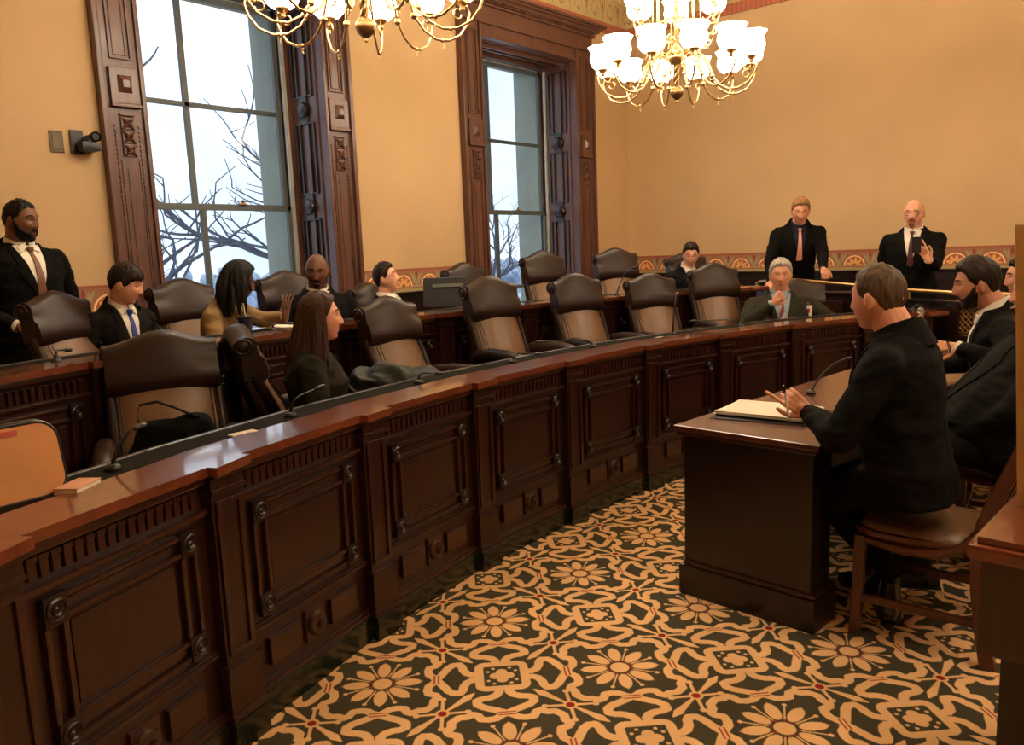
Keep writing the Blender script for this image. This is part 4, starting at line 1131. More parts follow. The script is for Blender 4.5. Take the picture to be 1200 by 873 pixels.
def gz(a, s): return math.exp(-(a / s) ** 2)
class Head:
    def __init__(s, fat=1., jaw=1., chin=1., nose=1.): s.fat, s.jaw, s.chin, s.nose = fat, jaw, chin, nose
    def wz(s, z): return .076 * s.fat * (1 - (.26 / s.jaw) * max(0, -z)**1.6)
    def base(s, x, y, z):
        X = s.wz(z) * x; Z = .118 * z
        if y >= 0: Y = .092 * (y ** (1 - .55 * max(0, -z)) if y > 0 else 0)
        else: Y = .100 * y * (1 - .42 * max(0, -z)**1.1)
        return X, Y, Z
    def feat(s, X, Z, y):
        if y <= 0: return 0
        f = min(1, y * 3); a = abs(X); d = 0
        # nose ridge and tip
        if -.055 < Z < .03:
            t = (.026 - Z) / .056; w = .0075 + .006 * max(0, min(1, t))
            h = (.005 + .024 * max(0, min(1, t))**1.15) if Z > -.030 else .029 * max(0, 1 - ((-.030 - Z) / .011)**2) if Z > -.041 else 0
            d += h * .9 * s.nose * gz(X, w)
            d += .008 * gz(a - .014, .006) * gz(Z + .031, .007)
        d -= .0105 * gz(a - .031, .016) * gz(Z - .010, .011)
        d += .0055 * gz(Z - .032, .010) * gz(X, .052)
        d += .004 * gz(a - .045, .018) * gz(Z + .020, .018)
        d += .0065 * gz(X, .022) * (gz(Z + .057, .0055) + gz(Z + .071, .006)) - .003 * gz(X, .024) * gz(Z + .064, .003)
        d += .012 * s.chin * gz(X, .024) * gz(Z + .102, .016)
        d -= .003 * gz(X, .03) * gz(Z + .085, .006)
        return d * f
    def pt(s, d, off=0.):
        x, y, z = d; X, Y, Z = s.base(x, y, z); Y += s.feat(X, Z, y)
        v = V((X, Y, Z))
        if off: v += V((x / .076, y / .095, z / .118)).normalized() * off
        return v
    def surf(s, X, Z, off=0.):
        z = max(-.97, min(.97, Z / .118)); w = s.wz(z); x = X / w; yy = 1 - x*x - z*z
        y = sqrt(max(yy, 1e-4)); return V((X, s.base(x, y, z)[1] + s.feat(X, Z, y) + off, Z))
def interp(T, a):
    for (a0, v0), (a1, v1) in zip(T, T[1:]):
        if a <= a1: return v0 + (v1 - v0) * (a - a0) / max(1e-6, a1 - a0)
    return T[-1][1]
LINES = dict(
    short=[(0, .58), (25, .60), (42, .54), (54, .44), (62, .24), (74, .02), (82, -.12), (92, .10), (108, -.1), (120, -.36), (145, -.60), (180, -.66)],
    receding=[(0, .70), (15, .72), (30, .80), (48, .52), (60, .36), (72, .0), (80, -.10), (92, .08), (108, .0), (120, -.28), (145, -.50), (180, -.56)],
    fringe=[(0, .30), (25, .32), (45, .30), (60, .18), (72, -.10), (80, -.16), (92, .04), (108, -.05), (120, -.34), (145, -.58), (180, -.62)],
    long=[(0, .62), (25, .60), (42, .48), (58, .28), (70, .05), (82, -.5), (110, -.8), (180, -.8)],
    bald=[(0, 1.2), (80, 1.2), (84, .30), (100, .24), (125, .20), (180, .16)])
def hair_shell(H, style, thick, top=None, n=72, m=48, wave=.004, zmax=None):
    T = LINES[style]; mb = MB(); idx = {}; random.seed(5)
    def val(d):
        az = abs(math.degrees(atan2(d[0], d[1]))); v = d[2] - interp(T, az)
        if style == 'bald': v = min(v, .62 - d[2]) if az > 84 else -1
        return v
    vals = []
    for i in range(m + 1):
        a = -pi/2 + pi * i / m; row = []
        for k in range(n):
            b = 2*pi*k/n; d = V((cos(a)*sin(b), cos(a)*cos(b), sin(a))); v = val(d)
            t = max(0, min(1, v / .16)); t = t*t*(3 - 2*t)
            th = thick * t * (.30 + .70 * max(0, min(1, d[2] * 1.6 + .1))) if style != 'long' else thick * t
            if top: th += top * max(0, d[2])**1.5 * t * (1 + .5 * max(0, d[1]))
            th += wave * t * noise.noise(V((d.x*6, d.y*9, d.z*3)))*1.5
            row.append((v, H.pt(d, th - .004 * (1 - t))))
        vals.append(row)
    for i in range(m + 1): mb.addv([p for v, p in vals[i]])
    for i in range(m):
        for k in range(n):
            k2 = (k + 1) % n
            if max(vals[i][k][0], vals[i][k2][0], vals[i+1][k][0], vals[i+1][k2][0]) > -.02 and min(vals[i][k][0], vals[i+1][k2][0]) > -.12:
                mb.addf([(i*n+k, i*n+k2, (i+1)*n+k2, (i+1)*n+k)])
    return mb
def beard_shell(H, kind, thick=.010, n=80, m=56):
    mb = MB(); vals = []
    for i in range(m + 1):
        a = -pi/2 + pi * i / m; row = []
        for k in range(n):
            b = 2*pi*k/n; d = V((cos(a)*sin(b), cos(a)*cos(b), sin(a))); az = abs(math.degrees(atan2(d.x, d.y)))
            Z = d.z * .118; p0 = H.pt(d); X = p0.x
            if kind == 'full': v = interp([(0, -.36), (14, -.38), (28, -.46), (45, -.42), (62, -.26), (74, .0), (84, .12), (88, -.9), (180, -2)], az) - d.z
            elif kind == 'stubble': v = interp([(0, -.36), (20, -.40), (40, -.55), (70, -.3), (82, -.05), (88, -.9), (180, -2)], az) - d.z
            else: v = min(interp([(0, -.34), (16, -.36), (24, -.46), (28, -.52), (34, -1.3), (180, -2)], az) - d.z, 1)
            if abs(X) < .021 and -.076 < Z < -.0525 and d.y > .3: v = min(v, -.06 + .0)      # lips stay free
            v = min(v, (d.z + .95) * 1.6)
            t = max(0, min(1, v / .10)); t = t*t*(3 - 2*t)
            row.append((v, H.pt(d, thick * t - .003 * (1 - t) + .0015 * t * noise.noise(d * 30))))
        vals.append(row)
    for i in range(m + 1): mb.addv([p for v, p in vals[i]])
    for i in range(m):
        for k in range(n):
            k2 = (k + 1) % n
            if min(vals[i][k][0], vals[i][k2][0], vals[i+1][k][0], vals[i+1][k2][0]) > -.03: mb.addf([(i*n+k, i*n+k2, (i+1)*n+k2, (i+1)*n+k)])
    return mb

def ik(S, W, l1, l2, pole):
    d = W - S; L = d.length
    if L > (l1 + l2) * .985: W = S + d.normalized() * (l1 + l2) * .985; d = W - S; L = d.length
    a = (l1*l1 - l2*l2 + L*L) / (2*L); h = sqrt(max(1e-6, l1*l1 - a*a)); n = d.normalized()
    p = (pole - n * pole.dot(n)).normalized()
    return S + n*a + p*h, W
def hand(mb, W, dirn, palm, side, pose, k=1.):
    """dirn: fingers direction, palm: direction the palm faces; side=+1 thumb on cross side"""
    d = dirn.normalized(); p = (palm - d * palm.dot(d)).normalized(); c = d.cross(p).normalized() * side   # c points to thumb side
    W0 = W
    mb.cap(W0 - d*.02, .024*k, W0 + d*.03*k, .024*k, 12)
    for j in range(4): mb.cap(W0 + d*.015*k + c*(.024 - .016*j)*k*.7, .014*k, W0 + d*.082*k + c*(.030 - .0195*j)*k, .0115*k, 10)
    curls = dict(relax=(.35, .45, .3), fist=(1.25, 1.4, .9), flat=(.05, .08, .05), hold=(.8, .9, .5), point=(1.2, 1.4, .9), grip=(.9, 1.2, .7), open=(.12, .15, .1))[pose]
    Ls = [(.040, .025, .020), (.045, .028, .022), (.042, .026, .021), (.032, .020, .018)]
    for j in range(4):
        q = W0 + d*.085*k + c*(.031 - .0205*j)*k; spread = (.12 - .08*j) * (1.6 if pose == 'open' else .6)
        cu = curls if not (pose == 'point' and j == 0) and not (pose == 'hold' and j == 0) else (.15, .2, .1)
        a = 0.; dd = (d + c*spread).normalized(); r = .0092 - .0008*(j == 3)
        for s_ in range(3):
            a += cu[s_] * (1 + .12*j if pose in ('relax', 'hold') else 1)
            v = dd * cos(a) + p * sin(a); q2 = q + v * Ls[j][s_] * k
            mb.cap(q, r*k, q2, (r - .0008)*k, 9, 2); q = q2; r -= .0007
    b = W0 + d*.02*k + c*.024*k; t1 = b + (c*.75 + d*.55 + p*.35).normalized() * .040*k; t2 = t1 + (d*.85 + c*.25 + p*.5).normalized() * .030*k; t3 = t2 + (d*.9 + p*.45).normalized()*.024*k
    mb.cap(b - d*.01, .016*k, t1, .0115*k, 10, 2); mb.cap(t1, .0112*k, t2, .0098*k, 9, 2); mb.cap(t2, .0098*k, t3, .0085*k, 9, 2)

def ell_ring(c, ax, ay, n=20, e=1.):
    out = []
    for i in range(n):
        a = 2*pi*i/n; ca, sa = cos(a), sin(a)
        out.append(c + ax * (abs(ca)**e * (1 if ca >= 0 else -1)) + ay * (abs(sa)**e * (1 if sa >= 0 else -1)))
    return out

def person(label, top, yaw, legs='sit', lean=0., side=0., head=(0, 0, 0), s=1., build=1., skin_='light', hair=None, beard=None, glasses=False,
           suit='black', shirt='white', tie=None, arms=None, vox=.0065, female=False, style='suit', face=None, legdir=None, lapel=None, trouser=None, twist=0., shoes=True, floor_z=0., belly=0.):
    """top: world point of the crown; yaw: azimuth the body faces; head=(turn left+,pitch up+,roll)"""
    Rz = Matrix.Rotation(radians(yaw - 90), 3, 'Z')
    T = Matrix.Rotation(radians(-lean), 3, 'X') @ Matrix.Rotation(radians(side), 3, 'Y') @ Matrix.Rotation(radians(twist), 3, 'Z')
    HC = V((0, .035, .658)) * s
    HR = T @ Matrix.Identity(3)
    HR = Matrix.Rotation(radians(-lean * .35), 3, 'X') @ Matrix.Rotation(radians(head[0]), 3, 'Z') @ Matrix.Rotation(radians(head[1]), 3, 'X') @ Matrix.Rotation(radians(head[2]), 3, 'Y')
    hc = T @ HC
    crown = hc + HR @ V((0, 0, .118 * s))
    pel = top - Rz @ crown
    root = thing('person', label, 'person', pel, radians(yaw - 90))
    tp = lambda x, y, z: T @ (V((x, y, z)) * s)          # torso point -> local
    b = build; sw = (.186 if not female else .156) * b
    Hd = Head(fat=1. + (b - 1) * .5, **(face or {}))
    # ---------------- body (one continuous surface)
    mb = MB(); n, m = 56, 44; rings = []
    for i in range(m + 1):
        a = -pi/2 + pi*i/m; a = max(-pi/2 + .03, min(pi/2 - .03, a))
        rings.append([hc + HR @ (Hd.pt(V((cos(a)*sin(2*pi*k/n), cos(a)*cos(2*pi*k/n), sin(a)))) * s) for k in range(n)])
    mb.loft(rings)
    for sx in (-1, 1):      # ears
        Rm = HR @ Matrix.Rotation(radians(-sx*16), 3, 'Z') @ Matrix.Rotation(radians(-8), 3, 'X')
        mb.sph(hc + HR @ (V((sx*.077*Hd.fat, -.012, -.006)) * s), .008*s, .017*s, .028*s, 12, 8, Rm)
        mb.sph(hc + HR @ (V((sx*.078*Hd.fat, -.012, -.028)) * s), .007*s, .011*s, .013*s, 10, 6, Rm)
    nb = tp(0, -.012, .52); nr = (.058 if not female else .047) * s * (1 + (b - 1)*.8)
    mb.cap(nb, nr*1.06, hc + HR @ (V((0, -.022, -.045)) * s), nr * .98, 18)
    tor = [(0, .0, .0, .15, .10), (0, .01, .10, .135, .095), (0, .012, .22, .140, .10), (0, .005, .34, .150, .105), (0, -.005, .43, .150, .09), (0, -.012, .49, .10, .066), (0, -.012, .53, .055, .05)]
    mb.loft([ell_ring(tp(x, y, z), T @ V((rx*b*s, 0, 0)), T @ V((0, ry*b*s, 0))) for x, y, z, rx, ry in tor])
    clothes = MB()
    jt = [(0, -.005, -.10, .185, .125), (0, .0, -.02, .185, .13), (0, .012, .10, .170, .128), (0, .018, .22, .178, .134), (0, .010, .34, .192, .138), (0, -.004, .42, .194, .124), (0, -.012, .462, .170, .100), (0, -.018, .498, .124, .082), (0, -.022, .532, .078, .066)]
    if female: jt = [(x, y, z, rx * .92, ry * .92 + (.02 if .25 < z < .4 else 0)) for x, y, z, rx, ry in jt]
    if belly: jt = [(x, y + belly * gz(z - .1, .16), z, rx + belly*.4*gz(z - .1, .2), ry + belly * gz(z - .1, .16)) for x, y, z, rx, ry in jt]
    if legs == 'stand': jt = [(0, -.0, -.24, .190, .125)] + jt
    clothes.loft([ell_ring(tp(x, y, z), T @ V((rx*b*s, 0, 0)), T @ V((0, ry*b*s, 0)), 24, .92) for x, y, z, rx, ry in jt])
    arms = arms or {}
    cuffs = []
    for nm, sx in (('L', -1), ('R', 1)):
        S = tp(sx*sw, -.012, .424)
        A = arms.get(nm, dict(w=(sx*.2, .30, .12), pole=(sx*.6, -.5, -1), d=(0, 1, -.2), p=(0, 0, -1), pose='relax'))
        Wt = V(A['w']) * s if not A.get('world') else Rz.transposed() @ (V(A['w']) - pel)
        E, Wr = ik(S, Wt, .285*s, .255*s, V(A.get('pole', (sx*.6, -.6, -1))))
        mb.cap(S, .048*s*b, E, .038*s*b, 14); mb.cap(E, .038*s*b, Wr, .025*s, 14)
        dv = V(A.get('d', (Wr - E))); pv = V(A.get('p', (0, 0, -1)))
        if A.get('world'): dv = Rz.transposed() @ dv; pv = Rz.transposed() @ pv
        dv.normalize()
        hand(mb, Wr + (Wr - E).normalized()*.012, dv, pv, A.get('side', -sx), A.get('pose', 'relax'), s * (.98 if not female else .88))
        f = (Wr - E).normalized()
        clothes.cap(tp(sx*sw*.72, -.012, .428), .066*s*b, S + (E - S)*.12, .064*s*b, 16)
        clothes.cap(S, .064*s*b, E, .054*s*b, 16); clothes.cap(E, .055*s*b, Wr - f*.045, .041*s*(1 + (b-1)*.5), 16)
        clothes.tube([E + (Wr - E)*.7, Wr - f*.03, Wr - f*.012], [.042*s, .040*s, .039*s], 16)
        cuffs.append((Wr, f))
    # legs
    tr = MB(); pl = MB()
    if legs == 'stand':
        hipz = tp(0, 0, 0)
        legs_pts = []
        gz_ = (floor_z - pel.z)
        for sx in (-1, 1): legs_pts.append([V((sx*.095*s, 0, -.02)), V((sx*.11*s, .02, gz_*.52)), V((sx*.12*s, -.01, gz_ + .09))])
    elif legs == 'sit':
        gz_ = (floor_z - pel.z); legs_pts = []
        for sx in (-1, 1):
            l = (legdir or {}).get('L' if sx < 0 else 'R')
            if l: legs_pts.append([V((sx*.095*s, .02, -.0))] + [Rz.transposed() @ (V(q) - pel) for q in l])
            else: legs_pts.append([V((sx*.095*s, .02, 0)), V((sx*.14*s, .44*s, .03)), V((sx*.14*s, .42*s, gz_ + .09))])
    for pts in legs_pts:
        h, k, a = pts
        mb.cap(h, .062*s, k, .042*s, 12); mb.cap(k, .042*s, a, .03*s, 12)
        tr.cap(h, .088*s*b, k, .064*s, 16); tr.cap(k, .064*s, k + (a - k)*.55, .057*s, 16); tr.cap(k + (a-k)*.5, .057*s, a - (a-k).normalized()*.02, .050*s, 16)
    tr.sph(V((0, .0, -.01)), .17*s*b, .13*s*b, .10*s)
    body = remesh(mb, vox, 1); bo = link('body', body, SK[skin_], root)
    # ---------------- clothes
    seed = random.random() * 50
    def wr(p):
        q = T.transposed() @ p
        f = .35 + .65 * min(1, abs(q.x) / (.18*s))
        d_ = noise.noise(V((p.x*9 + seed, p.y*9, p.z*16))) * .011 + noise.noise(V((p.x*18, p.y*18 + seed, p.z*38))) * .007
        return p + V((p.x, p.y, 0)).normalized() * d_ * f
    jm = remesh(clothes, max(.010, vox * 1.7), 6, wr)
    jname = {'suit': 'suit_jacket', 'sweater': 'sweater', 'blazer': 'blazer'}[style]
    jo = link(jname, jm, SUIT[suit], root)
    tm = remesh(tr, .014, 1, lambda p: p + V((1, 0, 0)) * noise.noise(p*12) * .006); link('trousers', tm, SUIT[trouser or suit], root)
    # shoes
    for (h, k, a), nm in zip(legs_pts, 'LR'):
        dirf = V((0, 1, 0)); 
        if legdir and legdir.get(nm + 'd'): dirf = Rz.transposed() @ V(legdir[nm + 'd']); 
        dirf.normalize(); up = V((0, 0, 1)); up = (up - dirf*up.dot(dirf)).normalized(); sd = dirf.cross(up)
        sh = MB(); c0_ = a - up*.055
        secs = [(-.085, .026, .030, .0), (-.07, .036, .045, .01), (-.02, .038, .052, .015), (.04, .040, .036, .0), (.10, .048, .028, -.010), (.15, .044, .024, -.013), (.185, .026, .016, -.018)]
        sh.loft([ell_ring(c0_ + dirf*y + up*oz, sd*w_, up*h_, 14, .85) for y, w_, h_, oz in secs])
        sh.tube([c0_ + up*.03, c0_ + up*.075], [.042, .044], 12)
        so = sh.build('shoe', SHOE, root, True, angle=60)
        sl = MB(); sl.loft([[c0_ + dirf*y + sd*w_*q_ + up*z_ for q_, z_ in ((-1, -.036), (1, -.036), (1, -.024), (-1, -.024))] for y, w_ in ((-.09, .034), (-.02, .040), (.04, .042), (.10, .050), (.15, .046), (.19, .024))])
        sl.build('sole', M['black_plastic'], so)
    bv = BVHTree.FromPolygons([v.co[:] for v in jm.vertices], [p.vertices[:] for p in jm.polygons])
    def proj(x, z, off):
        o_ = T @ (V((x, .5, z)) * s); d_ = T @ V((0, -1, 0)); h = bv.ray_cast(o_, d_)
        if h[0] is None or (T.transposed() @ h[0]).y < -.02: return T @ (V((x, .06, z)) * s)
        return h[0] - d_ * off
    def patch(rows, name, mt, off, th=.004, parent=jo):     # rows: (z, x0, x1)
        P_, mb_ = [], MB(); nc = 6
        for z, x0, x1 in rows:
            P_.append([proj(x0 + (x1-x0)*k/nc, z, off) for k in range(nc + 1)])
        up = T @ V((0, 1, 0)); rr_ = []
        for r_ in P_: rr_.append(r_ + [p - up*(th + .012) for p in r_[::-1]])
        mb_.loft(rr_); return mb_.build(name, mt, parent, True, angle=50)
    if style == 'suit':
        zb = .20 if legs == 'stand' else .17
        zs = [zb + (.515 - zb)*i/12 for i in range(13)]
        vw = lambda z: .006 + .066 * ((z - zb) / (.515 - zb))**.9 * b
        patch([(z, -vw(z), vw(z)) for z in zs], 'shirt', SUIT[shirt], .004, parent=root)
        lp = SUIT[lapel or suit]
        for sx in (-1, 1):
            rows = []
            for z in zs:
                f = (z - zb) / (.515 - zb); w = .012 + .062 * min(1, f/.62) if f < .66 else .046 - .012 * (f - .66)/.34
                x0 = vw(z) - .004; rows.append((z, sx*x0, sx*(x0 + w)))
            patch(rows, 'lapel', lp, .009, .005)
        if tie:
            patch([(z, -(.010 + .020*max(0, (.47 - z)/.3)), .010 + .020*max(0, (.47 - z)/.3)) for z in [zb + .01 + (.475 - zb - .01)*i/9 for i in range(10)]], 'tie', TIE[tie], .012, .004, root)
            kt = MB(); kc = proj(0, .487, .012); kt.loft([ell_ring(kc + T @ V((0, .004, dz)), T @ V((w_, 0, 0)), T @ V((0, .011, 0)), 10) for dz, w_ in ((-.016, .011), (0, .018), (.016, .022), (.02, .016))])
            kt.build('tie_knot', TIE[tie], root, True)
        # shirt collar and jacket collar
        cm = MB(); rng = []
        for i in range(27):
            a = radians(-78 + 336*i/26) + 0; a = radians(96 + 348*i/26 - 0)
            ca, sa = cos(a), sin(a); r_ = nr/s + .006
            drop = .012 * max(0, sa)
            q = [(r_*1.10*ca, r_*1.10*sa*1.0 - .012 + .012*max(0, sa), .505 - drop*2), (r_*ca, r_*sa - .010 + .008*max(0, sa), .558 + .014*max(0, -sa) - drop*2.6), ((r_+.005)*ca, (r_+.005)*sa - .010 + .008*max(0, sa), .560 + .014*max(0, -sa) - drop*2.6), ((r_*1.10+.008)*ca, (r_*1.10+.008)*sa - .012 + .014*max(0, sa), .505 - drop*2)]
            rng.append([tp(*v) for v in q])
        cm.loft(rng); 
        for sx in (-1, 1):
            p0 = proj(sx*.008, .500, .018); p1 = proj(sx*.052, .472, .014); p2 = proj(sx*.062, .505, .012); p3 = tp(sx*.030, nr/s + .016, .522)
            dn = T @ V((0, -.006, 0)); bb = cm.addv([p0, p1, p2, p3, p0 + dn, p1 + dn, p2 + dn, p3 + dn]); cm.addf([(0, 1, 2, 3), (4, 7, 6, 5), (0, 4, 5, 1), (1, 5, 6, 2), (2, 6, 7, 3), (3, 7, 4, 0)], bb)
        cm.build('shirt_collar', SUIT[shirt], root, True, angle=40)
        jc = MB(); rng = []
        for i in range(21):
            a = radians(150 + 240*i/20); ca, sa = cos(a), sin(a); r_ = nr/s + .014; k_ = max(0, -sa); e_ = 1 + .25*(1-k_)
            rng.append([tp(*v) for v in ((r_*1.35*ca*e_, r_*1.35*sa - .018, .478), (r_*1.02*ca*e_, r_*sa - .014, .522 + .046*k_), ((r_+.008)*1.02*ca*e_, (r_+.008)*sa - .014, .524 + .046*k_), ((r_*1.35+.016)*ca*e_, (r_*1.35+.018)*sa - .018, .470))])
        jc.loft(rng).build('jacket_collar', lp, jo, True, angle=50)
    elif style == 'blazer':
        zb = .16; zs = [zb + (.50 - zb)*i/10 for i in range(11)]; vw = lambda z: .02 + .075 * ((z - zb)/(.5 - zb))
        patch([(z, -vw(z), vw(z)) for z in zs], 'blouse', SUIT[shirt], .004, parent=root)
        for sx in (-1, 1): patch([(z, sx*(vw(z) - .003), sx*(vw(z) + .035)) for z in zs], 'lapel', SUIT[suit], .009, .005)
    elif style == 'sweater':
        cm = MB(); rng = []
        for i in range(25):
            a = 2*pi*i/24; ca, sa = cos(a), sin(a); r_ = nr/s + .012
            rng.append([tp(r_*1.2*ca, r_*1.2*sa - .012, .495 - .02*sa), tp(r_*ca, r_*sa - .012, .535 - .02*sa), tp((r_+.01)*ca, (r_+.01)*sa - .012, .535 - .02*sa), tp((r_*1.2+.012)*ca, (r_*1.2+.012)*sa - .012, .492 - .02*sa)])
        cm.loft(rng).build('neckline', SUIT[suit], jo, True)
    for Wr, f in cuffs:
        if style != 'sweater':
            MB().tube([Wr - f*.03, Wr + f*.004], [.0335*s, .0345*s], 14).build('shirt_cuff', SUIT[shirt if style == 'suit' else suit], root, True, angle=50)
    # ---------------- face parts
    F = lambda v: hc + HR @ (V(v) * s)
    for sx in (-1, 1):
        m_ = MB(); c = Hd.surf(sx*.031, .010); ec = V((sx*.031, c.y - .0065, .010))
        m_.sph(F(ec), .0118*s, n=14, m=9); m_.cur = 1
        look = V((0, 1, -.12)).normalized(); q = ec + look * .0085
        m_.sph(F(q), .0052*s, n=10, m=6)
        e_ = m_.build('eye', [EYEW, IRIS], root, True)
        lid = MB(); rows = []
        for i in range(5):
            a = radians(100 - 70*i/4)      # from back-top to the front
            rows.append([F(ec + V((.0128*sin(radians(-75 + 150*k/8))*1.02, .0128*cos(radians(-75 + 150*k/8))*cos(radians(80 - 72*i/4)), .0128*sin(radians(80 - 72*i/4))))) for k in range(9)])
        lid.loft(rows, closed=False, cap=False); lo = lid.build('eyelid', SK[skin_], root, True)
        sd_ = lo.modifiers.new('s', 'SOLIDIFY'); sd_.thickness = .0012; sd_.offset = 1
        br_m = MB(); pts = [Hd.surf(sx*x, z, .0015) for x, z in ((.014, .0345), (.022, .0365), (.032, .0375), (.042, .0345), (.050, .029))]
        br_m.tube([F(p) for p in pts], [.0022*s, .0032*s, .0032*s, .0026*s, .0014*s], 7)
        br_m.build('eyebrow', HAIR[(hair or ('', 'dark'))[1] if hair else 'dark'], root, True)
    lm = MB()
    for (z0, z1, z2) in ((-.0565, -.0595, -.0635), (-.0645, -.069, -.0735)):
        rows = [[], [], []]
        for k in range(11):
            x = -.023 + .0046*k; fl_ = 1 - (abs(x)/.024)**2
            zc_ = -.064
            for j, zz in enumerate((z0, z1, z2)): rows[j].append(F(Hd.surf(x, zc_ + (zz - zc_) * max(.1, fl_), .0009 + (.0012*fl_ if j == 1 else 0))))
        lm.loft(rows, closed=False, cap=False)
    lo = lm.build('lips', LIP[skin_], root, True)
    if hair and hair[0] != 'none':
        st, colr, th = hair[:3]
        if st in ('curtain', 'bun'):
            pass
        hm = hair_shell(Hd, 'long' if st == 'curtain' else st, th, hair[3] if len(hair) > 3 else None)
        hm.v = [F(v) for v in hm.v]
        if st == 'curtain':       # long hair falling on the back and shoulders
            random.seed(hair[4]); lng = hair[5]
            lk = MB()
            for i in range(150):
                az = radians(random.uniform(80, 280)); el = radians(random.uniform(-5, 62)); d_ = V((cos(el)*sin(az), cos(el)*cos(az), sin(el)))
                p = F(Hd.pt(d_, th * .8)); 
                crown_p = F(Hd.pt(V((.05*(1 if d_.x > 0 else -1), -.1, .99)).normalized(), th))
                mid = F(Hd.pt((d_ + V((0, 0, .7))).normalized(), th * 1.05)); out = (p - hc); out.z = 0; out.normalize()
                l = lng * random.uniform(.75, 1.08); pts = [crown_p, mid, p]; q = p.copy()
                for k in range(6):
                    tgt = .02 + .010*k
                    q = q + V((0, 0, -l/6)) + out * (.008 if k < 2 else hair[6] if len(hair) > 6 else .004) + V((random.uniform(-.006, .006), random.uniform(-.006, .006), 0))
                    pts.append(q.copy())
                r0 = random.uniform(.010, .016); lk.tube(pts, [.006, r0, r0, r0*1.05, r0, r0*.95, r0*.85, r0*.6, r0*.2][:len(pts)], 6)
            core = MB(); 
            b4 = len(hm.v); hm.v += lk.v; hm.f += [[i + b4 for i in f_] for f_ in lk.f]; hm.mi += lk.mi
            # inner mass so no gaps show
            cc = MB(); base_ = F(V((0, -.045, .0)));
            cc.loft([ell_ring(F(V((0, -.03, .03))), HR @ V((.086*s, 0, 0)), HR @ V((0, .085*s, 0))), ell_ring(F(V((0, -.045, -.06))), HR @ V((.080*s, 0, 0)), HR @ V((0, .062*s, 0))), ell_ring(F(V((0, -.050, -.12))) , HR @ V((.082*s, 0, 0)), HR @ V((0, .050*s, 0))), ell_ring(F(V((0, -.065, -.12))) + V((0, 0, -lng*.55)), HR @ V((.085*s, 0, 0)), HR @ V((0, .035*s, 0)))])
            b4 = len(hm.v); hm.v += cc.v; hm.f += [[i + b4 for i in f_] for f_ in cc.f]; hm.mi += cc.mi
        hm.build('hair', HAIR[colr], root, True)
    if beard:
        bm_ = beard_shell(Hd, beard[0], beard[2]); bm_.v = [F(v) for v in bm_.v]; bm_.build('beard', HAIR[beard[1]], root, True)
        if beard[0] in ('goatee', 'full'):
            mm = MB()
            for sx in (-1, 1): mm.tube([F(Hd.surf(sx*x, z, .002)) for x, z in ((.001, -.046), (.012, -.0475), (.021, -.054), (.027, -.066))], [.0048*s, .0055*s, .0045*s, .003*s], 7)
            mm.build('moustache', HAIR[beard[1]], root, True)
    if glasses:
        gm = MB()
        for sx in (-1, 1):
            c = Hd.surf(sx*.031, .008, .010); w_, h_ = .024, .0155
            ringp = [F(V((c.x + w_*abs(cos(a))**.6*(1 if cos(a) >= 0 else -1), c.y - .0015*abs(cos(a)) , c.z + h_*abs(sin(a))**.6*(1 if sin(a) >= 0 else -1)))) for a in [2*pi*i/20 for i in range(21)]]
            gm.tube(ringp, .0024*s, 6)
            gm.tube([F(V((c.x + sx*.024, c.y, .012))), F(V((sx*.074*Hd.fat, .055, .012))), F(V((sx*.080*Hd.fat, -.01, .008))), F(V((sx*.078*Hd.fat, -.03, -.008)))], .0016*s, 6)
        c = Hd.surf(0, .012, .006); gm.tube([F(V((-.010, c.y + .002, .012))), F(V((0, c.y + .004, .014))), F(V((.010, c.y + .002, .012)))], .0016*s, 6)
        gm.build('glasses', M['black_plastic'], root, True)
    root['_x'] = 0; del root['_x']
    bpy.context.view_layer.update()
    def hit(px, py, off=.004):
        o_ = Rz.transposed() @ (EYE - pel); d_ = Rz.transposed() @ px_ray(px, py); h = bv.ray_cast(o_, d_)
        return pel + Rz @ (h[0] - d_ * off) if h[0] else at_depth(px, py, 6.3)
    return root, hit
SHOE = mat('black_shoe_leather', (20, 17, 16), .25, var=.1, coat=.4)

def floorpt(v, z): return V((v.x, v.y, z))
# 1 standing bearded man at far left
t = at_depth(24, 234, 4.75)
person('standing man in black suit with brown tie at the left edge', t, -78, 'stand', lean=2, head=(22, -8, 2), s=1.04, build=1.13, skin_='brown', hair=('short', 'black', .006), beard=('full', 'black', .008),
       suit='black', tie='brown', arms=dict(L=dict(w=(-.22, .10, -.02), pole=(-.8, -1, 0), d=(.2, .3, -1), p=(1, 0, 0)), R=dict(w=(.20, .24, .06), pole=(.8, -1, 0), d=(-.6, .6, -.1), p=(-.3, -.3, -1), pose='relax')), vox=.006, floor_z=.30)
# 2 boy with blue tie
t = at_depth(152, 311, 4.7)
person('seated young man with dark fringe and blue tie looking down', t, -78, lean=12, head=(38, -16, 0), s=.97, build=.95, skin_='fair', hair=('fringe', 'dark', .014, .008), suit='brownblack', tie='blue', vox=.006, floor_z=.30)
# 3 woman in tan blazer
t = at_depth(284, 310, 4.95)
person('seated woman with long black hair and tan blazer raising her hand', t, -58, lean=22, side=6, head=(32, -10, 0), s=.96, build=1., skin_='dark', hair=('curtain', 'black', .020, .012, 3, .20), suit='tan', shirt='cream', style='blazer', female=True, vox=.006, floor_z=.30,
       arms=dict(L=dict(world=True, w=tuple(at_depth(336, 372, 4.85)), pole=(0, 0, -1), d=(.25, .1, 1), p=(.8, .3, .1), pose='open'), R=dict(w=(.12, .40, .12), pole=(.8, -.4, -.6), d=(-.3, .8, .0), p=(0, 0, -1))))
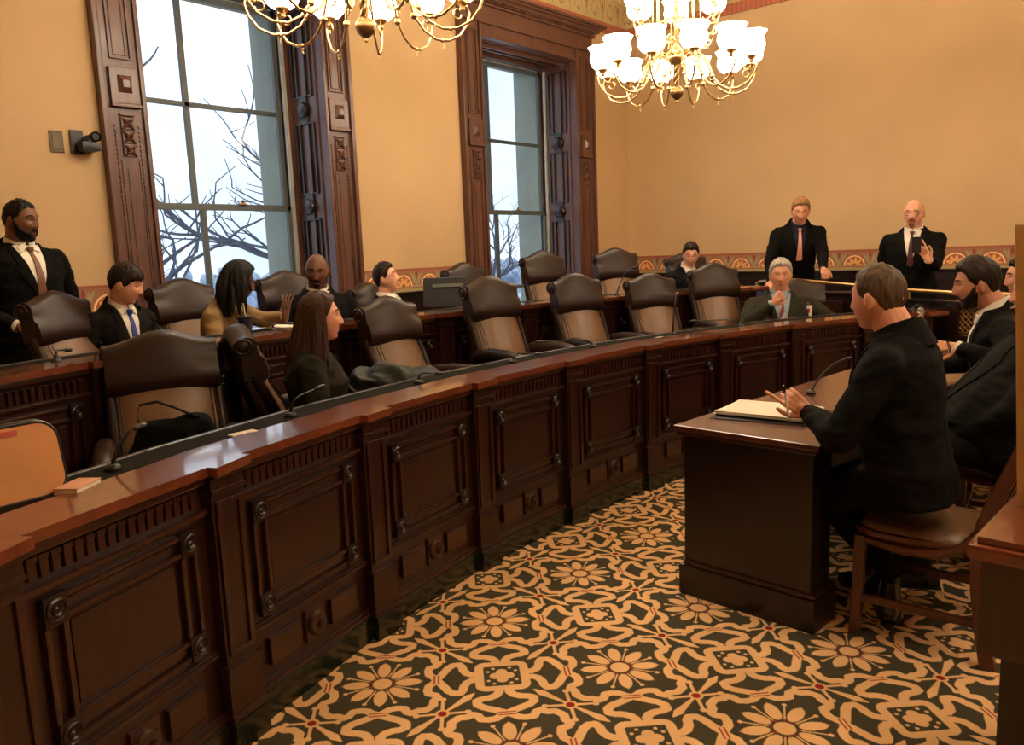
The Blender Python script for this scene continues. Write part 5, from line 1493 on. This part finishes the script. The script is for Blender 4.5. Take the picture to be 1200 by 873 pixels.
# 4 bald man in dark suit
t = at_depth(371, 298, 5.6)
person('seated bald man with moustache in dark suit listening to the woman in tan', t, -118, lean=0, head=(-14, -14, -4), s=1.02, build=1.08, skin_='dark', hair=('bald', 'black', .003), beard=('goatee', 'black', .004), suit='black', tie='grey', vox=.006, floor_z=.30)
# 5 man with glasses leaning back
t = at_depth(448, 310, 6.3)
person('man with dark hair and black glasses leaning back looking up', t, -68, lean=-14, head=(10, 8, 0), s=.98, skin_='fair', hair=('short', 'dark', .014, .010), glasses=True, suit='black', floor_z=.30)
# 6 dark-haired woman in olive sweater
t = at_depth(373, 345, 3.85)
person('seated woman with long dark brown hair in olive sweater, in profile', t, -38, lean=3, head=(2, 2, 0), s=.97, build=1.12, skin_='fair', hair=('curtain', 'brown', .014, .006, 9, .33, .013), suit='olive', style='sweater', female=True, vox=.005, floor_z=.15, face=dict(nose=1.1))
# 7 dark-haired man, back row right
t = at_depth(810, 285, 8.0)
person('seated man with short dark hair looking down in the back row', t, -125, lean=8, head=(-24, -20, 0), s=1.02, skin_='fair', hair=('short', 'dark', .010, .006), suit='black', tie='red', vox=.007, floor_z=.30)
# 8 grey-haired man
t = at_depth(915, 305, 6.75)
r8 = person('seated grey-haired man in olive blazer and striped tie, hand at his chin', t, -152, lean=-6, head=(-4, -6, 0), s=1.08, build=1.12, skin_='light', hair=('short', 'grey', .013, .010), suit='greygreen', shirt='blue', tie='stripe', vox=.0065, floor_z=.15, belly=.03,
       arms=dict(R=dict(w=(.085, .235, .455), pole=(1, .2, -1), d=(-.6, -.1, .55), p=(0, -1, .2), pose='fist'), L=dict(w=(-.52, .22, .22), pole=(-.2, -1, -.3), d=(-1, .3, -.1), p=(0, 0, -1))))
# 9 blond man standing
t = at_depth(939, 233, 8.15)
person('standing blond man in black suit and pink tie leaning on the brass rail', t, -150, 'stand', lean=21, head=(-4, -12, 0), s=1.10, build=1.02, skin_='light', hair=('short', 'blond', .012, .012), suit='black', shirt='darkblue', tie='pink', vox=.007, floor_z=.30 * 0,
       arms=dict(R=dict(world=True, w=tuple(at_depth(903, 330, 8.25)), pole=(.5, -1, -.6), d=(-.7, -.5, -.5), p=(0, 0, -1), pose='grip'), L=dict(world=True, w=tuple(at_depth(967, 334, 7.8)), pole=(-.5, -1, -.6), d=(-.7, -.5, -.5), p=(0, 0, -1), pose='grip')))
# 10 bald man standing with phone
t = at_depth(1071, 234, 7.2)
r10 = person('standing bald man with glasses and goatee holding up a phone', t, -172, 'stand', lean=0, head=(-4, -6, 0), s=1.05, build=1.08, skin_='fair', hair=('bald', 'ginger', .003), beard=('goatee', 'ginger', .009), glasses=True, suit='black', tie='dark', vox=.0065, floor_z=0,
       arms=dict(L=dict(world=True, w=tuple(at_depth(1088, 304, 6.85)), pole=(-.1, -.6, -1), d=(.15, .45, .75), p=(-.9, 0, .1), pose='hold'), R=dict(w=(.24, .12, -.02), pole=(.2, -1, 0), d=(0, .3, -1), p=(-1, 0, 0))))
# 11 witness at the table
t = at_depth(1027, 311, 3.0)
hw = V((3.40, 1.30, .815))
r11 = person('seated man in black suit with short brown hair at the table, seen from behind', t, 90, lean=9, head=(-14, -2, 0), s=1.04, build=1.12, skin_='light', hair=('short', 'mid', .007, .002), suit='black', shirt='black', tie=None, vox=.0048, floor_z=0,
       arms=dict(L=dict(world=True, w=tuple(at_depth(948, 484, 3.12)), pole=(-1, -.5, -.7), d=(-.30, .70, .62), p=(.9, .2, -.3), pose='hold'), R=dict(w=(.26, .26, .10), pole=(1, -.5, -.6), d=(-.4, .9, 0), p=(0, 0, -1))),
       legdir=dict(L=[(3.20, 1.10, .52), (3.34, .88, .19)], R=[(3.46, 1.12, .52), (3.52, .98, .10)], Ld=(-.80, -.20, -.60), Rd=(.3, .8, 0)))
# 12 bearded man beyond
t = at_depth(1141, 305, 3.95)
person('seated bearded man with thick dark hair in profile beyond the witness', t, 104, lean=16, head=(4, -4, 0), s=1.03, build=1.06, skin_='olive', hair=('short', 'dark', .015, .010), beard=('full', 'dark', .007), suit='black', tie=None, vox=.005, floor_z=0, face=dict(nose=1.15),
       arms=dict(L=dict(world=True, w=tuple(at_depth(1122, 408, 3.75)), pole=(-1, -.5, -.5), d=(-.55, .7, .1), p=(.5, .2, -.8), pose='hold'), R=dict(w=(.20, .40, .18), pole=(1, -.5, -.6), d=(-.5, .9, 0), p=(0, 0, -1))))
# 13 heavy man at the right edge
t = at_depth(1219, 309, 3.35)
person('heavy seated man in dark suit with light goatee, cut by the right edge', t, 112, lean=-4, head=(2, -4, 0), s=1.03, build=1.28, skin_='fair', hair=('receding', 'mid', .008), beard=('goatee', 'ginger', .022), suit='charcoal', shirt='charcoal', vox=.006, floor_z=0, belly=.09,
       arms=dict(L=dict(w=(-.12, .30, .06), pole=(-1, -.3, -.6), d=(1, .3, -.1), p=(0, -.3, -1)), R=dict(w=(.12, .32, .08), pole=(1, -.3, -.6), d=(-1, .3, -.1), p=(0, -.3, -1))))
# 14 furthest man at the right edge
t = at_depth(1199, 302, 4.9)
person('furthest seated man at the right edge, face in profile behind the heavy man', t, 106, lean=6, head=(2, -4, 0), s=1.03, skin_='light', hair=('short', 'black', .012, .006), suit='black', tie='dark', vox=.0065, floor_z=0)

# held things
def pen(label, a, b, m=None):
    t = thing('pen', label, 'pen', a); a_, b_ = V((0, 0, 0)), b - a
    MB().tube([a_, a_ + b_*.06], [.0012, .0042], 8).build('tip', M['steel'], t, True)
    MB().tube([a_ + b_*.06, a_ + b_*.80], .0048, 10).build('barrel', m or M['paper'], t, True)
    MB().tube([a_ + b_*.80, b_], [.0052, .0046], 10).build('cap', M['black_plastic'], t, True)
pen('white pen upright in the left hand of the witness', at_depth(925, 490, 3.08), at_depth(918, 452, 3.05))
pen('silver pen in the hand of the bearded man', at_depth(1114, 414, 3.62), at_depth(1110, 398, 3.62), M['steel'])
ph = thing('mobile_phone', 'black mobile phone held up by the standing bald man', 'phone', at_depth(1074, 287, 6.8), radians(100))
MB().box(-.037, .037, -.005, .005, -.07, .07, .004).build('phone_body', M['black_plastic'], ph); MB().box(-.033, .033, -.0065, -.005, -.062, .062).build('screen', bpy.data.materials['screen_dark'], ph)
# name badge and lapel pin of the grey-haired man
bd = thing('id_badge', 'white photo badge clipped on the grey-haired man', 'badge', r8[1](947, 364, .006), radians(23 - 90))
MB().box(-.032, .032, -.002, .002, -.045, .045, .002).build('badge_card', M['paper'], bd); MB().box(-.014, .014, -.004, -.002, -.02, .018).build('badge_photo', TIE['red'], bd); MB().box(-.01, .01, -.006, .002, .045, .07, .002).build('badge_clip', M['steel'], bd)
